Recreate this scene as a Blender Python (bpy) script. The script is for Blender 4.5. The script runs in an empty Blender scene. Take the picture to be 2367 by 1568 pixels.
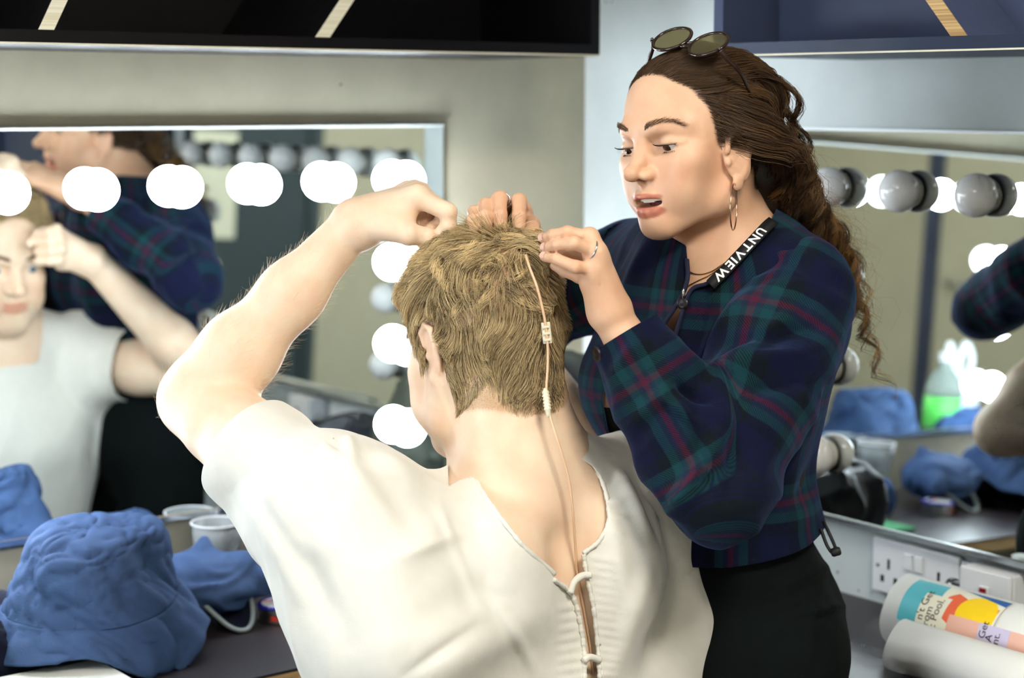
import bpy, bmesh, math, os
import numpy as np
from mathutils import Vector, Matrix
Q = float(os.environ.get('SK_Q', '1'))          # mesh cell multiplier, 1 = full detail
sc = bpy.context.scene
COL = sc.collection
rng = np.random.default_rng(7)
A = lambda *v: np.array(v, float)
nrm = lambda v: np.asarray(v, float) / max(1e-12, np.linalg.norm(v))

# ---------------------------------------------------------------- camera
EYE = 1.5
FPX, PITCH, ROLL, ANG = 4134.0, .13343, .00256, .66086
_c, _s = math.cos(PITCH), math.sin(PITCH)
FWD = A(0, _c, -_s); _u0 = A(0, _s, _c); _r0 = A(1, 0, 0)
RT = math.cos(ROLL) * _r0 + math.sin(ROLL) * _u0
UP = -math.sin(ROLL) * _r0 + math.cos(ROLL) * _u0
CAM = A(0, 0, EYE)
def ray(px, py): return FWD + (px - 1183.5) / FPX * RT - (py - 784) / FPX * UP
def at(px, py, y):
    r = ray(px, py); return CAM + r * (y / r[1])
def proj(P):
    d = np.asarray(P, float) - CAM
    z = d @ FWD
    return np.stack([1183.5 + FPX * (d @ RT) / z, 784 - FPX * (d @ UP) / z], -1)

# room frame: u runs along the left wall, v along the right wall, both from the corner
CORNER = A(.12829, 3.2, 0)
DU = A(-math.cos(ANG), -math.sin(ANG), 0); DV = A(math.sin(ANG), -math.cos(ANG), 0); DZ = A(0, 0, 1)
def W(u, v, z): return CORNER + u * DU + v * DV + z * DZ
def room(P):
    d = np.asarray(P, float) - CORNER
    return np.stack([d @ DU, d @ DV, d[..., 2]], -1)
def on_desk(px, py, z):
    r = ray(px, py); return CAM + r * ((z - EYE) / r[2])

# ---------------------------------------------------------------- materials
def lin(c):
    c = np.asarray(c, float) / 255.0
    return np.where(c <= .04045, c / 12.92, ((c + .055) / 1.055) ** 2.4)
def newmat(name):
    m = bpy.data.materials.new(name); m.use_nodes = True
    nt = m.node_tree; b = nt.nodes['Principled BSDF']
    return m, nt, b
def setin(b, k, v):
    if k in b.inputs: b.inputs[k].default_value = v
def mat(name, rgb, rough=.5, metal=0., var=0., vscale=8., bump=0., bscale=60., spec=.5, trans=0., ior=1.45,
        emit=None, estr=0., sss=0., coat=0., stretch=None, alpha=1., sheen=0.):
    m, nt, b = newmat(name); N = nt.nodes; L = nt.links
    col = tuple(lin(rgb)) + (1,)
    setin(b, 'Base Color', col); setin(b, 'Roughness', rough); setin(b, 'Metallic', metal)
    setin(b, 'Specular IOR Level', spec); setin(b, 'Transmission Weight', trans); setin(b, 'IOR', ior)
    setin(b, 'Coat Weight', coat); setin(b, 'Alpha', alpha); setin(b, 'Sheen Weight', sheen)
    if emit is not None:
        setin(b, 'Emission Color', tuple(lin(emit)) + (1,)); setin(b, 'Emission Strength', estr)
    if sss:
        setin(b, 'Subsurface Weight', sss); b.inputs['Subsurface Radius'].default_value = (1, .35, .2); setin(b, 'Subsurface Scale', .006)
    if var or bump:
        tc = N.new('ShaderNodeTexCoord'); mp = N.new('ShaderNodeMapping')
        L.new(tc.outputs['Object'], mp.inputs['Vector'])
        if stretch: mp.inputs['Scale'].default_value = stretch
    if var:
        t = N.new('ShaderNodeTexNoise'); t.inputs['Scale'].default_value = vscale; t.inputs['Detail'].default_value = 6
        L.new(mp.outputs[0], t.inputs['Vector'])
        r = N.new('ShaderNodeValToRGB'); r.color_ramp.elements[0].position = .3; r.color_ramp.elements[1].position = .7
        lo = tuple(np.array(col[:3]) * (1 - var)) + (1,); hi = tuple(np.minimum(1, np.array(col[:3]) * (1 + var))) + (1,)
        r.color_ramp.elements[0].color = lo; r.color_ramp.elements[1].color = hi
        L.new(t.outputs['Fac'], r.inputs['Fac']); L.new(r.outputs[0], b.inputs['Base Color'])
    if bump:
        t2 = N.new('ShaderNodeTexNoise'); t2.inputs['Scale'].default_value = bscale; t2.inputs['Detail'].default_value = 4
        L.new(mp.outputs[0], t2.inputs['Vector'])
        bp = N.new('ShaderNodeBump'); bp.inputs['Strength'].default_value = bump; bp.inputs['Distance'].default_value = .01
        L.new(t2.outputs['Fac'], bp.inputs['Height']); L.new(bp.outputs[0], b.inputs['Normal'])
    return m
def concrete(name, rgb, lo, bands=True):
    m, nt, b = newmat(name); N = nt.nodes; L = nt.links
    setin(b, 'Roughness', .8); setin(b, 'Specular IOR Level', .25)
    tc = N.new('ShaderNodeTexCoord')
    t = N.new('ShaderNodeTexNoise'); t.inputs['Scale'].default_value = 2.2; t.inputs['Detail'].default_value = 9; t.inputs['Roughness'].default_value = .62
    L.new(tc.outputs['Object'], t.inputs['Vector'])
    r = N.new('ShaderNodeValToRGB'); r.color_ramp.elements[0].position = .33; r.color_ramp.elements[1].position = .66
    r.color_ramp.elements[0].color = tuple(lin(lo)) + (1,); r.color_ramp.elements[1].color = tuple(lin(rgb)) + (1,)
    L.new(t.outputs['Fac'], r.inputs['Fac'])
    # small dark air holes left by the pour
    v = N.new('ShaderNodeTexVoronoi'); v.inputs['Scale'].default_value = 26; v.inputs['Randomness'].default_value = 1
    L.new(tc.outputs['Object'], v.inputs['Vector'])
    lt = N.new('ShaderNodeMath'); lt.operation = 'LESS_THAN'; lt.inputs[1].default_value = .065
    L.new(v.outputs['Distance'], lt.inputs[0])
    t3 = N.new('ShaderNodeTexNoise'); t3.inputs['Scale'].default_value = 3.1
    L.new(tc.outputs['Object'], t3.inputs['Vector'])
    gt = N.new('ShaderNodeMath'); gt.operation = 'GREATER_THAN'; gt.inputs[1].default_value = .56
    L.new(t3.outputs['Fac'], gt.inputs[0])
    mu = N.new('ShaderNodeMath'); mu.operation = 'MULTIPLY'; L.new(lt.outputs[0], mu.inputs[0]); L.new(gt.outputs[0], mu.inputs[1])
    mx = N.new('ShaderNodeMixRGB'); mx.inputs[2].default_value = tuple(lin((88, 92, 90))) + (1,)
    L.new(mu.outputs[0], mx.inputs[0]); L.new(r.outputs[0], mx.inputs[1]); L.new(mx.outputs[0], b.inputs['Base Color'])
    bp = N.new('ShaderNodeBump'); bp.inputs['Strength'].default_value = .12; bp.inputs['Distance'].default_value = .01
    L.new(t.outputs['Fac'], bp.inputs['Height']); L.new(bp.outputs[0], b.inputs['Normal'])
    return m
def wood_edge(name, a, b_):
    m, nt, b = newmat(name); N = nt.nodes; L = nt.links
    tc = N.new('ShaderNodeTexCoord'); mp = N.new('ShaderNodeMapping'); mp.inputs['Scale'].default_value = (3, 3, 420)
    t = N.new('ShaderNodeTexNoise'); t.inputs['Scale'].default_value = 1.0; t.inputs['Detail'].default_value = 3
    r = N.new('ShaderNodeValToRGB'); r.color_ramp.elements[0].position = .4; r.color_ramp.elements[1].position = .6
    r.color_ramp.elements[0].color = tuple(lin(a)) + (1,); r.color_ramp.elements[1].color = tuple(lin(b_)) + (1,)
    L.new(tc.outputs['Object'], mp.inputs[0]); L.new(mp.outputs[0], t.inputs['Vector']); L.new(t.outputs['Fac'], r.inputs[0]); L.new(r.outputs[0], b.inputs['Base Color'])
    setin(b, 'Roughness', .6)
    return m

# ---------------------------------------------------------------- objects
def tag(o, label=None, cat=None, group=None, kind=None):
    if label: o['label'] = label
    if cat: o['category'] = cat
    if group: o['group'] = group
    if kind: o['kind'] = kind
    return o
def empty(name, loc, label, cat, group=None):
    o = bpy.data.objects.new(name, None); COL.objects.link(o); o.location = Vector(loc); o.empty_display_size = .05
    return tag(o, label, cat, group)
def wloc(o):
    p = A(0, 0, 0)
    while o is not None:
        p = p + np.array(o.location); o = o.parent
    return p
def obj(name, verts, faces, m, parent=None, smooth=False, origin=None, attrs=None):
    """verts (n,3) in world space; becomes ONE mesh object, a child of parent when given"""
    verts = np.asarray(verts, float)
    org = wloc(parent) if parent is not None else (np.asarray(origin, float) if origin is not None else
          A((verts[:, 0].min() + verts[:, 0].max()) / 2, (verts[:, 1].min() + verts[:, 1].max()) / 2, verts[:, 2].min()))
    me = bpy.data.meshes.new(name)
    if isinstance(faces, np.ndarray) and faces.ndim == 2:
        n, k = faces.shape
        me.vertices.add(len(verts)); me.vertices.foreach_set('co', (verts - org).astype(np.float32).ravel())
        me.loops.add(n * k); me.loops.foreach_set('vertex_index', faces.astype(np.int32).ravel())
        me.polygons.add(n); me.polygons.foreach_set('loop_start', np.arange(0, n * k, k, dtype=np.int32))
        me.polygons.foreach_set('loop_total', np.full(n, k, np.int32)) if bpy.app.version < (4, 1, 0) else None
        me.update(calc_edges=True); me.validate()
    else:
        me.from_pydata((verts - org).tolist(), [], [list(map(int, f)) for f in faces]); me.update()
    for k_, v_ in (attrs or {}).items():
        v_ = np.asarray(v_, np.float32)
        if v_.ndim == 2 and v_.shape[1] == 3:
            a = me.attributes.new(k_, 'FLOAT_VECTOR', 'POINT'); a.data.foreach_set('vector', v_.ravel())
        else:
            a = me.attributes.new(k_, 'FLOAT', 'POINT'); a.data.foreach_set('value', v_.ravel())
    if smooth: me.polygons.foreach_set('use_smooth', np.ones(len(me.polygons), bool))
    if m is not None: me.materials.append(m)
    o = bpy.data.objects.new(name, me); COL.objects.link(o)
    if parent is not None: o.parent = parent; o.location = (0, 0, 0)
    else: o.location = Vector(org)
    return o
def bevel(o, w=.002, seg=2, smooth=True):
    bm = bmesh.new(); bm.from_mesh(o.data)
    bmesh.ops.bevel(bm, geom=bm.edges[:], offset=w, segments=seg, affect='EDGES', profile=.5, clamp_overlap=True)
    bm.to_mesh(o.data); bm.free()
    if smooth:
        o.data.polygons.foreach_set('use_smooth', np.ones(len(o.data.polygons), bool))
        md = o.modifiers.new('wn', 'WEIGHTED_NORMAL'); md.keep_sharp = True
    return o
BOXF = [(0, 3, 2, 1), (4, 5, 6, 7), (0, 1, 5, 4), (1, 2, 6, 5), (2, 3, 7, 6), (3, 0, 4, 7)]
class MB:
    """collects shapes into one mesh"""
    def __init__(s): s.v = []; s.f = []
    def add(s, v, f):
        b = len(s.v); s.v += [tuple(map(float, p)) for p in v]; s.f += [tuple(int(i) + b for i in q) for q in f]; return s
    def box(s, o, ex, ey, ez):      # corner + three edge vectors (right handed)
        o, ex, ey, ez = (np.asarray(q, float) for q in (o, ex, ey, ez))
        return s.add([o, o + ex, o + ex + ey, o + ey, o + ez, o + ex + ez, o + ex + ey + ez, o + ey + ez], BOXF)
    def rbox(s, u0, u1, v0, v1, z0, z1):
        return s.box(W(u0, v0, z0), (u1 - u0) * DU, (v1 - v0) * DV, (z1 - z0) * DZ)
    def tube(s, pts, r, n=10, cap=True, closed=False):
        v, f = tube(pts, r, n, cap, closed); return s.add(v, f)
    def lathe(s, prof, c, ax=(0, 0, 1), n=32):
        v, f = lathe(prof, c, ax, n); return s.add(v, f)
    def build(s, name, m, parent=None, smooth=False, bev=0., seg=2, **k):
        o = obj(name, np.array(s.v), s.f, m, parent, smooth, **k)
        if bev: bevel(o, bev, seg)
        return o
def frame_of(d):
    d = nrm(d); h = A(0, 0, 1) if abs(d[2]) < .9 else A(1, 0, 0)
    x = nrm(np.cross(h, d)); return x, np.cross(d, x), d
def spline(pts, n):
    """Catmull-Rom through pts"""
    P = np.asarray(pts, float); k = len(P)
    Pe = np.vstack([2 * P[0] - P[1], P, 2 * P[-1] - P[-2]])
    t = np.linspace(0, k - 1 - 1e-9, n); i = t.astype(int); u = (t - i)[:, None]
    p0, p1, p2, p3 = Pe[i], Pe[i + 1], Pe[i + 2], Pe[i + 3]
    return .5 * (2 * p1 + (p2 - p0) * u + (2 * p0 - 5 * p1 + 4 * p2 - p3) * u ** 2 + (3 * p1 - p0 - 3 * p2 + p3) * u ** 3)
def tube(pts, r, n=10, cap=True, closed=False):
    P = np.asarray(pts, float); k = len(P); r = np.broadcast_to(r, (k,))
    T = np.gradient(P, axis=0) if not closed else np.roll(P, -1, 0) - np.roll(P, 1, 0)
    T /= np.linalg.norm(T, axis=1)[:, None] + 1e-12
    x, y, _ = frame_of(T[0]); X = [x]
    for i in range(1, k):
        x = X[-1] - T[i] * (X[-1] @ T[i]); X.append(nrm(x))
    X = np.array(X); Y = np.cross(T, X)
    a = np.linspace(0, 2 * np.pi, n, endpoint=False)
    V = (P[:, None] + r[:, None, None] * (np.cos(a)[None, :, None] * X[:, None] + np.sin(a)[None, :, None] * Y[:, None])).reshape(-1, 3)
    F = []
    for i in range(k if closed else k - 1):
        i2 = (i + 1) % k
        for j in range(n):
            j2 = (j + 1) % n; F.append((i * n + j, i * n + j2, i2 * n + j2, i2 * n + j))
    V = list(V)
    if cap and not closed:
        F.append(tuple(range(n - 1, -1, -1))); F.append(tuple((k - 1) * n + j for j in range(n)))
    return V, F
def lathe(prof, c, ax=(0, 0, 1), n=32):
    """prof: (radius, height) pairs from bottom to top along ax"""
    x, y, d = frame_of(ax); c = np.asarray(c, float); V = []; F = []; k = len(prof)
    a = np.linspace(0, 2 * np.pi, n, endpoint=False)
    for rr, h in prof:
        rr = max(rr, 1e-5)
        for q in a: V.append(c + d * h + rr * (math.cos(q) * x + math.sin(q) * y))
    for i in range(k - 1):
        for j in range(n):
            j2 = (j + 1) % n; F.append((i * n + j, i * n + j2, (i + 1) * n + j2, (i + 1) * n + j))
    F.append(tuple(range(n - 1, -1, -1))); F.append(tuple((k - 1) * n + j for j in range(n)))
    return V, F
def text_mesh(body, size, fontname=None, bold=.0):
    """outline text turned into a flat mesh: verts in (x, y), faces"""
    cu = bpy.data.curves.new('t', 'FONT'); cu.body = body; cu.size = size; cu.fill_mode = 'FRONT'; cu.offset = bold
    o = bpy.data.objects.new('t', cu); COL.objects.link(o)
    dg = bpy.context.evaluated_depsgraph_get(); me = bpy.data.meshes.new_from_object(o.evaluated_get(dg))
    v = np.array([p.co[:] for p in me.vertices]) if len(me.vertices) else np.zeros((0, 3)); f = [tuple(p.vertices) for p in me.polygons]
    bpy.data.objects.remove(o); bpy.data.curves.remove(cu); bpy.data.meshes.remove(me)
    return v, f

# ---------------------------------------------------------------- noise
class Wave:
    """cheap smooth noise: a sum of sines, vector valued when dim=3"""
    def __init__(s, seed, freq, dim=1, n=9):
        g = np.random.default_rng(seed); s.k = g.normal(size=(dim, n, 3)) * freq; s.p = g.uniform(0, 6.28, (dim, n)); s.n = n; s.dim = dim
    def __call__(s, P):
        o = [np.sin(P @ s.k[d].T + s.p[d]).sum(1) / math.sqrt(s.n / 2) for d in range(s.dim)]
        return o[0] if s.dim == 1 else np.stack(o, 1)

# ---------------------------------------------------------------- signed distance bodies
def smin(a, b, k):
    h = np.clip(.5 + .5 * (b - a) / k, 0, 1)
    return b + (a - b) * h - k * h * (1 - h)
class SDF:
    def __init__(s): s.ops = []; s.lim = None
    def cone(s, a, b, ra, rb, k=.01, mode='u'):
        a = np.asarray(a, float); b = np.asarray(b, float)
        s.ops.append(('c', a, b, ra, rb, k, mode, (a + b) / 2, np.linalg.norm(b - a) / 2 + max(ra, rb))); return s
    def chain(s, pts, rs, k=.01, k0=None):
        for i in range(len(pts) - 1): s.cone(pts[i], pts[i + 1], rs[i], rs[i + 1], (k0 if (i == 0 and k0 is not None) else k))
        return s
    def ell(s, c, r, R=None, k=.01, mode='u'):
        s.ops.append(('e', np.asarray(c, float), np.eye(3) if R is None else np.asarray(R, float), np.asarray(r, float), 0, k, mode, np.asarray(c, float), max(r))); return s
    def flat(s, a, b, ra, rb, ax, sq, k=.01):
        """tapered limb squashed along ax by sq"""
        a = np.asarray(a, float); b = np.asarray(b, float)
        s.ops.append(('f', a, b, (ra, rb, nrm(ax), sq), 0, k, 'u', (a + b) / 2, np.linalg.norm(b - a) / 2 + max(ra, rb) * max(1, sq))); return s
    def lid(s, c, n, r, off, k=.003):
        """a spherical cap: sphere cut by the half space (p-c).n > off"""
        s.ops.append(('l', np.asarray(c, float), nrm(n), r, off, k, 'u', np.asarray(c, float), r)); return s
    def raw(s, op, P):
        t = op[0]
        if t == 'c':
            a, b = op[1], op[2]; ba = b - a; q = P - a
            h = np.clip(q @ ba / max(1e-12, ba @ ba), 0, 1)
            return np.sqrt(((q - h[:, None] * ba) ** 2).sum(1)) - (op[3] + (op[4] - op[3]) * h)
        if t == 'e':
            q = (P - op[1]) @ op[2]; r = op[3]
            k0 = np.sqrt(((q / r) ** 2).sum(1)); k1 = np.sqrt(((q / r ** 2) ** 2).sum(1)) + 1e-9
            d = np.where(k0 < 1e-4, -r.min(), k0 * (k0 - 1) / k1)
            return np.maximum(d, np.sqrt((q ** 2).sum(1)) - r.max())
        if t == 'f':
            ra, rb, ax, sq = op[3]; a, b = op[1], op[2]; ba = b - a; q = P - a
            h = np.clip(q @ ba / max(1e-12, ba @ ba), 0, 1); w = q - h[:, None] * ba
            c = w @ ax; w = w + np.outer(c * (1 / sq - 1), ax)
            l = np.sqrt((w ** 2).sum(1)); rr = ra + (rb - ra) * h
            return (l - rr) * min(1, sq)
        if t == 'l':
            q = P - op[1]
            d = np.maximum(np.sqrt((q ** 2).sum(1)) - op[3], op[4] - q @ op[2])
            return d
    def __call__(s, P, ops=None):
        d = np.full(len(P), 1.0)
        for op in (s.ops if ops is None else ops):
            b = s.raw(op, P); k = op[5]
            d = smin(d, b, k) if op[6] == 'u' else -smin(-d, b, k)
        return d
    def mesh(s, h, clip=None, exact=True):
        """surface nets over the blocks that hold the surface; clip: list of (point, normal) half spaces to keep (p-point).n > 0"""
        h = h * Q; B = 14
        cs = np.array([o[7] for o in s.ops]); rs = np.array([o[8] for o in s.ops]); ks = np.array([o[5] for o in s.ops]); un = np.array([o[6] == 'u' for o in s.ops])
        lo = (cs - rs[:, None])[un].min(0) - 3 * h; hi = (cs + rs[:, None])[un].max(0) + 3 * h
        bs = B * h; nb = np.ceil((hi - lo) / bs).astype(int)
        G = np.stack(np.meshgrid(*[np.arange(n) for n in nb], indexing='ij'), -1).reshape(-1, 3)
        cen = lo + (G + .5) * bs; br = bs * .87
        near = np.zeros(len(G), bool)
        dd = np.empty(len(G))
        for i in range(0, len(G), 20000): dd[i:i + 20000] = s(cen[i:i + 20000])
        near = np.abs(dd) < br * 2.0 + .008
        if clip:
            for p, n in clip: near &= ((cen - p) @ nrm(n)) > -br - h
        G = G[near]; cen = cen[near]
        ii = np.stack(np.meshgrid(*[np.arange(B + 1)] * 3, indexing='ij'), -1).reshape(-1, 3)
        keys = []; pos = []; quads = []
        S = 1 << 20
        key = lambda c: (c[..., 0] * S + c[..., 1]) * S + c[..., 2]
        C8 = np.array([(a, b, c) for a in (0, 1) for b in (0, 1) for c in (0, 1)])
        E12 = [(i, j) for i in range(8) for j in range(i + 1, 8) if np.abs(C8[i] - C8[j]).sum() == 1]
        for g, c in zip(G, cen):
            dist = np.linalg.norm(cs - c, axis=1)
            act = [o for o, q in zip(s.ops, dist < rs + ks * 3 + br + .03) if q]
            if not act: continue
            base = g * B
            D = s(lo + (base + ii) * h, act).reshape(B + 1, B + 1, B + 1)
            neg = D < 0
            if neg.all() or not neg.any(): continue
            cor = np.stack([D[a:a + B, b:b + B, e:e + B] for a, b, e in C8], -1)
            cn = cor < 0; act_c = cn.any(-1) & ~cn.all(-1)
            cells = np.argwhere(act_c)
            if not len(cells): continue
            cv = cor[act_c]; sm = np.zeros((len(cells), 3)); nn = np.zeros(len(cells))
            for i, j in E12:
                cr = (cv[:, i] < 0) != (cv[:, j] < 0)
                t = np.where(cr, cv[:, i] / np.where(cr, cv[:, i] - cv[:, j], 1), 0)
                sm += np.where(cr[:, None], C8[i] + t[:, None] * (C8[j] - C8[i]), 0); nn += cr
            pos.append(lo + (base + cells + sm / nn[:, None]) * h); keys.append(key(base + cells))
            for ax in range(3):
                o1, o2 = (ax + 1) % 3, (ax + 2) % 3
                sl = [slice(0, B)] * 3; s2 = [slice(0, B)] * 3; s2[ax] = slice(1, B + 1)
                a_, b_ = neg[tuple(sl)], neg[tuple(s2)]
                e = np.argwhere(a_ != b_)
                if not len(e): continue
                flip = ~a_[tuple(e.T)]
                e1 = np.eye(3, dtype=int)[o1]; e2 = np.eye(3, dtype=int)[o2]; bb = base + e
                qd = np.stack([key(bb), key(bb - e1), key(bb - e1 - e2), key(bb - e2)], 1)
                qd[flip] = qd[flip][:, ::-1]; quads.append(qd)
        keys = np.concatenate(keys); pos = np.concatenate(pos); quads = np.concatenate(quads)
        o = np.argsort(keys); keys = keys[o]; pos = pos[o]
        ix = np.clip(np.searchsorted(keys, quads), 0, len(keys) - 1); ok = (keys[ix] == quads).all(1)
        F = ix[ok]
        if clip:
            keep = np.ones(len(pos), bool)
            for p, n in clip: keep &= ((pos - p) @ nrm(n)) > -3 * h
            F = F[keep[F].all(1)]; pos, F = compact(pos, F)
            for p, n in (clip if exact else ()): pos, F = clip_mesh(pos, F, (pos - p) @ nrm(n))
            return pos, F
        return compact(pos, F)
def compact(V, F, *arr):
    used = np.unique(F); mp = np.full(len(V), -1); mp[used] = np.arange(len(used))
    if arr: return (V[used], mp[F]) + tuple(a[used] for a in arr)
    return V[used], mp[F]
def vnormals(V, F):
    n = np.zeros_like(V)
    a, b, c = V[F[:, 0]], V[F[:, 1]], V[F[:, 2]]
    fn = np.cross(b - a, (V[F[:, 3]] if F.shape[1] == 4 else c) - a) if F.shape[1] == 4 else np.cross(b - a, c - a)
    if F.shape[1] == 4: fn = np.cross(c - a, V[F[:, 3]] - b)
    for i in range(F.shape[1]): np.add.at(n, F[:, i], fn)
    return n / (np.linalg.norm(n, axis=1)[:, None] + 1e-12)
def tris(F): return F if F.shape[1] == 3 else np.vstack([F[:, [0, 1, 2]], F[:, [0, 2, 3]]])
def smooth_mesh(V, F, it=2, lam=.5, w=None):
    E = np.vstack([F[:, [i, (i + 1) % F.shape[1]]] for i in range(F.shape[1])])
    for _ in range(it):
        s = np.zeros_like(V); n = np.zeros(len(V))
        np.add.at(s, E[:, 0], V[E[:, 1]]); np.add.at(s, E[:, 1], V[E[:, 0]]); np.add.at(n, E[:, 0], 1); np.add.at(n, E[:, 1], 1)
        a = s / np.maximum(n, 1)[:, None]; l = lam if w is None else lam * w[:, None]
        V = V + l * (a - V)
    return V
def clip_mesh(V, F, g, extra=()):
    """keep g > 0, cutting triangles exactly along g = 0"""
    T = tris(F); V = np.asarray(V); ex = [np.asarray(e) for e in extra]
    gi = g[T] > 0; n = gi.sum(1)
    full = T[n == 3]; nV = [V]; nE = [[e] for e in ex]; newF = [full]; cnt = len(V); cache = {}
    addv = []; adde = [[] for _ in ex]
    def cut(i, j):
        k = (i, j) if i < j else (j, i)
        if k not in cache:
            t = g[k[0]] / (g[k[0]] - g[k[1]]); t = min(max(t, 0), 1)
            cache[k] = cnt + len(addv); addv.append(V[k[0]] + t * (V[k[1]] - V[k[0]]))
            for q, e in zip(adde, ex): q.append(e[k[0]] + t * (e[k[1]] - e[k[0]]))
        return cache[k]
    out = []
    for t, m in zip(T[(n == 1) | (n == 2)], gi[(n == 1) | (n == 2)]):
        if m.sum() == 1:
            i = int(np.argmax(m)); a, b, c = t[i], t[(i + 1) % 3], t[(i + 2) % 3]
            out.append((a, cut(a, b), cut(a, c)))
        else:
            i = int(np.argmin(m)); a, b, c = t[i], t[(i + 1) % 3], t[(i + 2) % 3]
            x, y = cut(a, b), cut(a, c); out += [(x, b, c), (x, c, y)]
    V2 = np.vstack([V] + ([np.array(addv)] if addv else []))
    E2 = [np.concatenate([e] + ([np.array(q)] if q else [])) for e, q in zip(ex, adde)]
    F2 = np.vstack([full, np.array(out, int).reshape(-1, 3)])
    return compact(V2, F2, *E2) if ex else compact(V2, F2)
def poly_sd(P, poly):
    """signed distance in pixels to a polygon, negative inside"""
    poly = np.asarray(poly, float); d = np.full(len(P), 1e18); s = np.ones(len(P))
    n = len(poly); j = n - 1
    for i in range(n):
        e = poly[j] - poly[i]; w = P - poly[i]
        b = w - e * np.clip((w @ e) / max(1e-9, e @ e), 0, 1)[:, None]
        d = np.minimum(d, (b ** 2).sum(1))
        c1 = P[:, 1] >= poly[i, 1]; c2 = P[:, 1] < poly[j, 1]; c3 = e[0] * w[:, 1] > e[1] * w[:, 0]
        fl = (c1 & c2 & c3) | (~c1 & ~c2 & ~c3); s = np.where(fl, -s, s); j = i
    return s * np.sqrt(d)
def strands_mesh(P, r, sides=3):
    """P (n, k, 3) strand points, r (n, k) radii -> tapered tubes as arrays"""
    n, k, _ = P.shape
    T = np.gradient(P, axis=1); T /= np.linalg.norm(T, axis=2, keepdims=True) + 1e-12
    h = np.zeros((n, 1, 3)); h[..., 2] = 1; h = np.where(np.abs(T[:, :1, 2:]) > .9, A(1, 0, 0), h)
    X = np.cross(np.broadcast_to(h, T.shape), T); X /= np.linalg.norm(X, axis=2, keepdims=True) + 1e-9
    Y = np.cross(T, X)
    a = np.arange(sides) * 2 * np.pi / sides
    V = P[:, :, None] + r[:, :, None, None] * (np.cos(a)[:, None] * X[:, :, None] + np.sin(a)[:, None] * Y[:, :, None])
    idx = np.arange(n * k * sides).reshape(n, k, sides); nx = np.roll(idx, -1, 2)
    F = np.stack([idx[:, :-1], nx[:, :-1], nx[:, 1:], idx[:, 1:]], -1).reshape(-1, 4)
    return V.reshape(-1, 3), F
def fold_lines(V, N, lines):
    """named creases: (px, py, px, py, width px, height m) drawn over what faces the room"""
    q = proj(V); d = np.zeros(len(V)); fac = np.clip(-(N @ FWD) * 3, 0, 1)
    for x0, y0, x1, y1, w, h in lines:
        a = A(x0, y0); b = A(x1, y1) - a; t = np.clip(((q - a) @ b) / (b @ b), 0, 1)
        e = np.linalg.norm(q - a - t[:, None] * b, axis=1)
        d += h * np.exp(-(e / w) ** 2) * np.sin(np.pi * (.12 + .76 * t))
    return N * (d * fac)[:, None]
# ---------------------------------------------------------------- the room
M = {}
M['wallL'] = concrete('concrete_wall', (194, 188, 166), (164, 160, 140))  # warm, dimmer light on this side put into the concrete's colour
M['wallR'] = concrete('concrete_wall_lit_tone', (202, 208, 206), (178, 185, 182))  # same concrete; the bulbs' cool light put into its colour
M['plaster'] = mat('beige_plaster', (196, 190, 168), .85, var=.06, vscale=3)
M['floor'] = mat('dark_vinyl_floor', (92, 92, 94), .5, var=.12, vscale=4)
M['ceil'] = mat('ceiling_paint', (205, 205, 200), .9)
M['black_ply'] = mat('black_filmed_plywood', (13, 11, 13), .5, var=.25, vscale=3, bump=.06, bscale=90, spec=.22)
M['blue_ply'] = mat('blue_black_filmed_plywood', (62, 70, 95), .34, var=.3, vscale=2.5, bump=.05, bscale=60, spec=.5)
M['top_ply'] = mat('dark_worktop', (36, 30, 33), .36, var=.12, vscale=6, bump=.02, bscale=200, spec=.35)
M['ply_edge'] = wood_edge('pale_ply_edge', (226, 219, 190), (244, 240, 220))
M['ply_warm'] = wood_edge('warm_ply_edge', (168, 132, 82), (206, 172, 116))
M['mirror'] = mat('mirror_silver', (236, 242, 240), 0.0, 1.0)
M['alu'] = mat('aluminium', (205, 210, 214), .22, 1.0)
M['navy'] = mat('navy_door_paint', (30, 42, 66), .5)
M['slate'] = mat('dark_slate_paint', (52, 64, 68), .55)
M['paper'] = mat('white_paper', (225, 225, 205), .7)
M['white_pl'] = mat('white_moulded_plastic', (228, 230, 232), .28)
M['steel'] = mat('screw_steel', (170, 170, 170), .3, 1.0)
M['hole_shade'] = mat('pin_hole_shade', (12, 12, 12), .7)
M['opal_off'] = mat('opal_glass', (240, 240, 238), .12, sss=0.0, coat=.6)
M['opal_on'] = mat('lit_opal_glass', (255, 255, 255), .3, emit=(236, 246, 255), estr=31.)
M['glass_edge'] = mat('polished_glass_edge', (232, 240, 240), .25, spec=.6)
M['ring'] = mat('lampholder_plastic', (226, 222, 208), .35)
U1, V1, H1 = 4.2, 4.0, 2.75
def structure(name, boxes, m):
    mb = MB()
    for b in boxes: mb.rbox(*b)
    return tag(mb.build(name, m), kind='structure')
structure('wall_left', [(-.15, U1 + .15, -.15, 0, 0, H1)], M['wallL'])
structure('wall_right', [(-.15, 0, 0.0, V1 + .15, 0, H1)], M['wallR'])
structure('wall_back', [(0, U1 + .15, V1, V1 + .15, 0, H1)], M['plaster'])
structure('wall_front', [(U1, U1 + .15, 0, V1, 0, H1)], M['plaster'])
structure('floor', [(-.15, U1 + .15, -.15, V1 + .15, -.1, 0)], M['floor'])
structure('ceiling', [(-.15, U1 + .15, -.15, V1 + .15, H1, H1 + .1)], M['ceil'])
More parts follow.
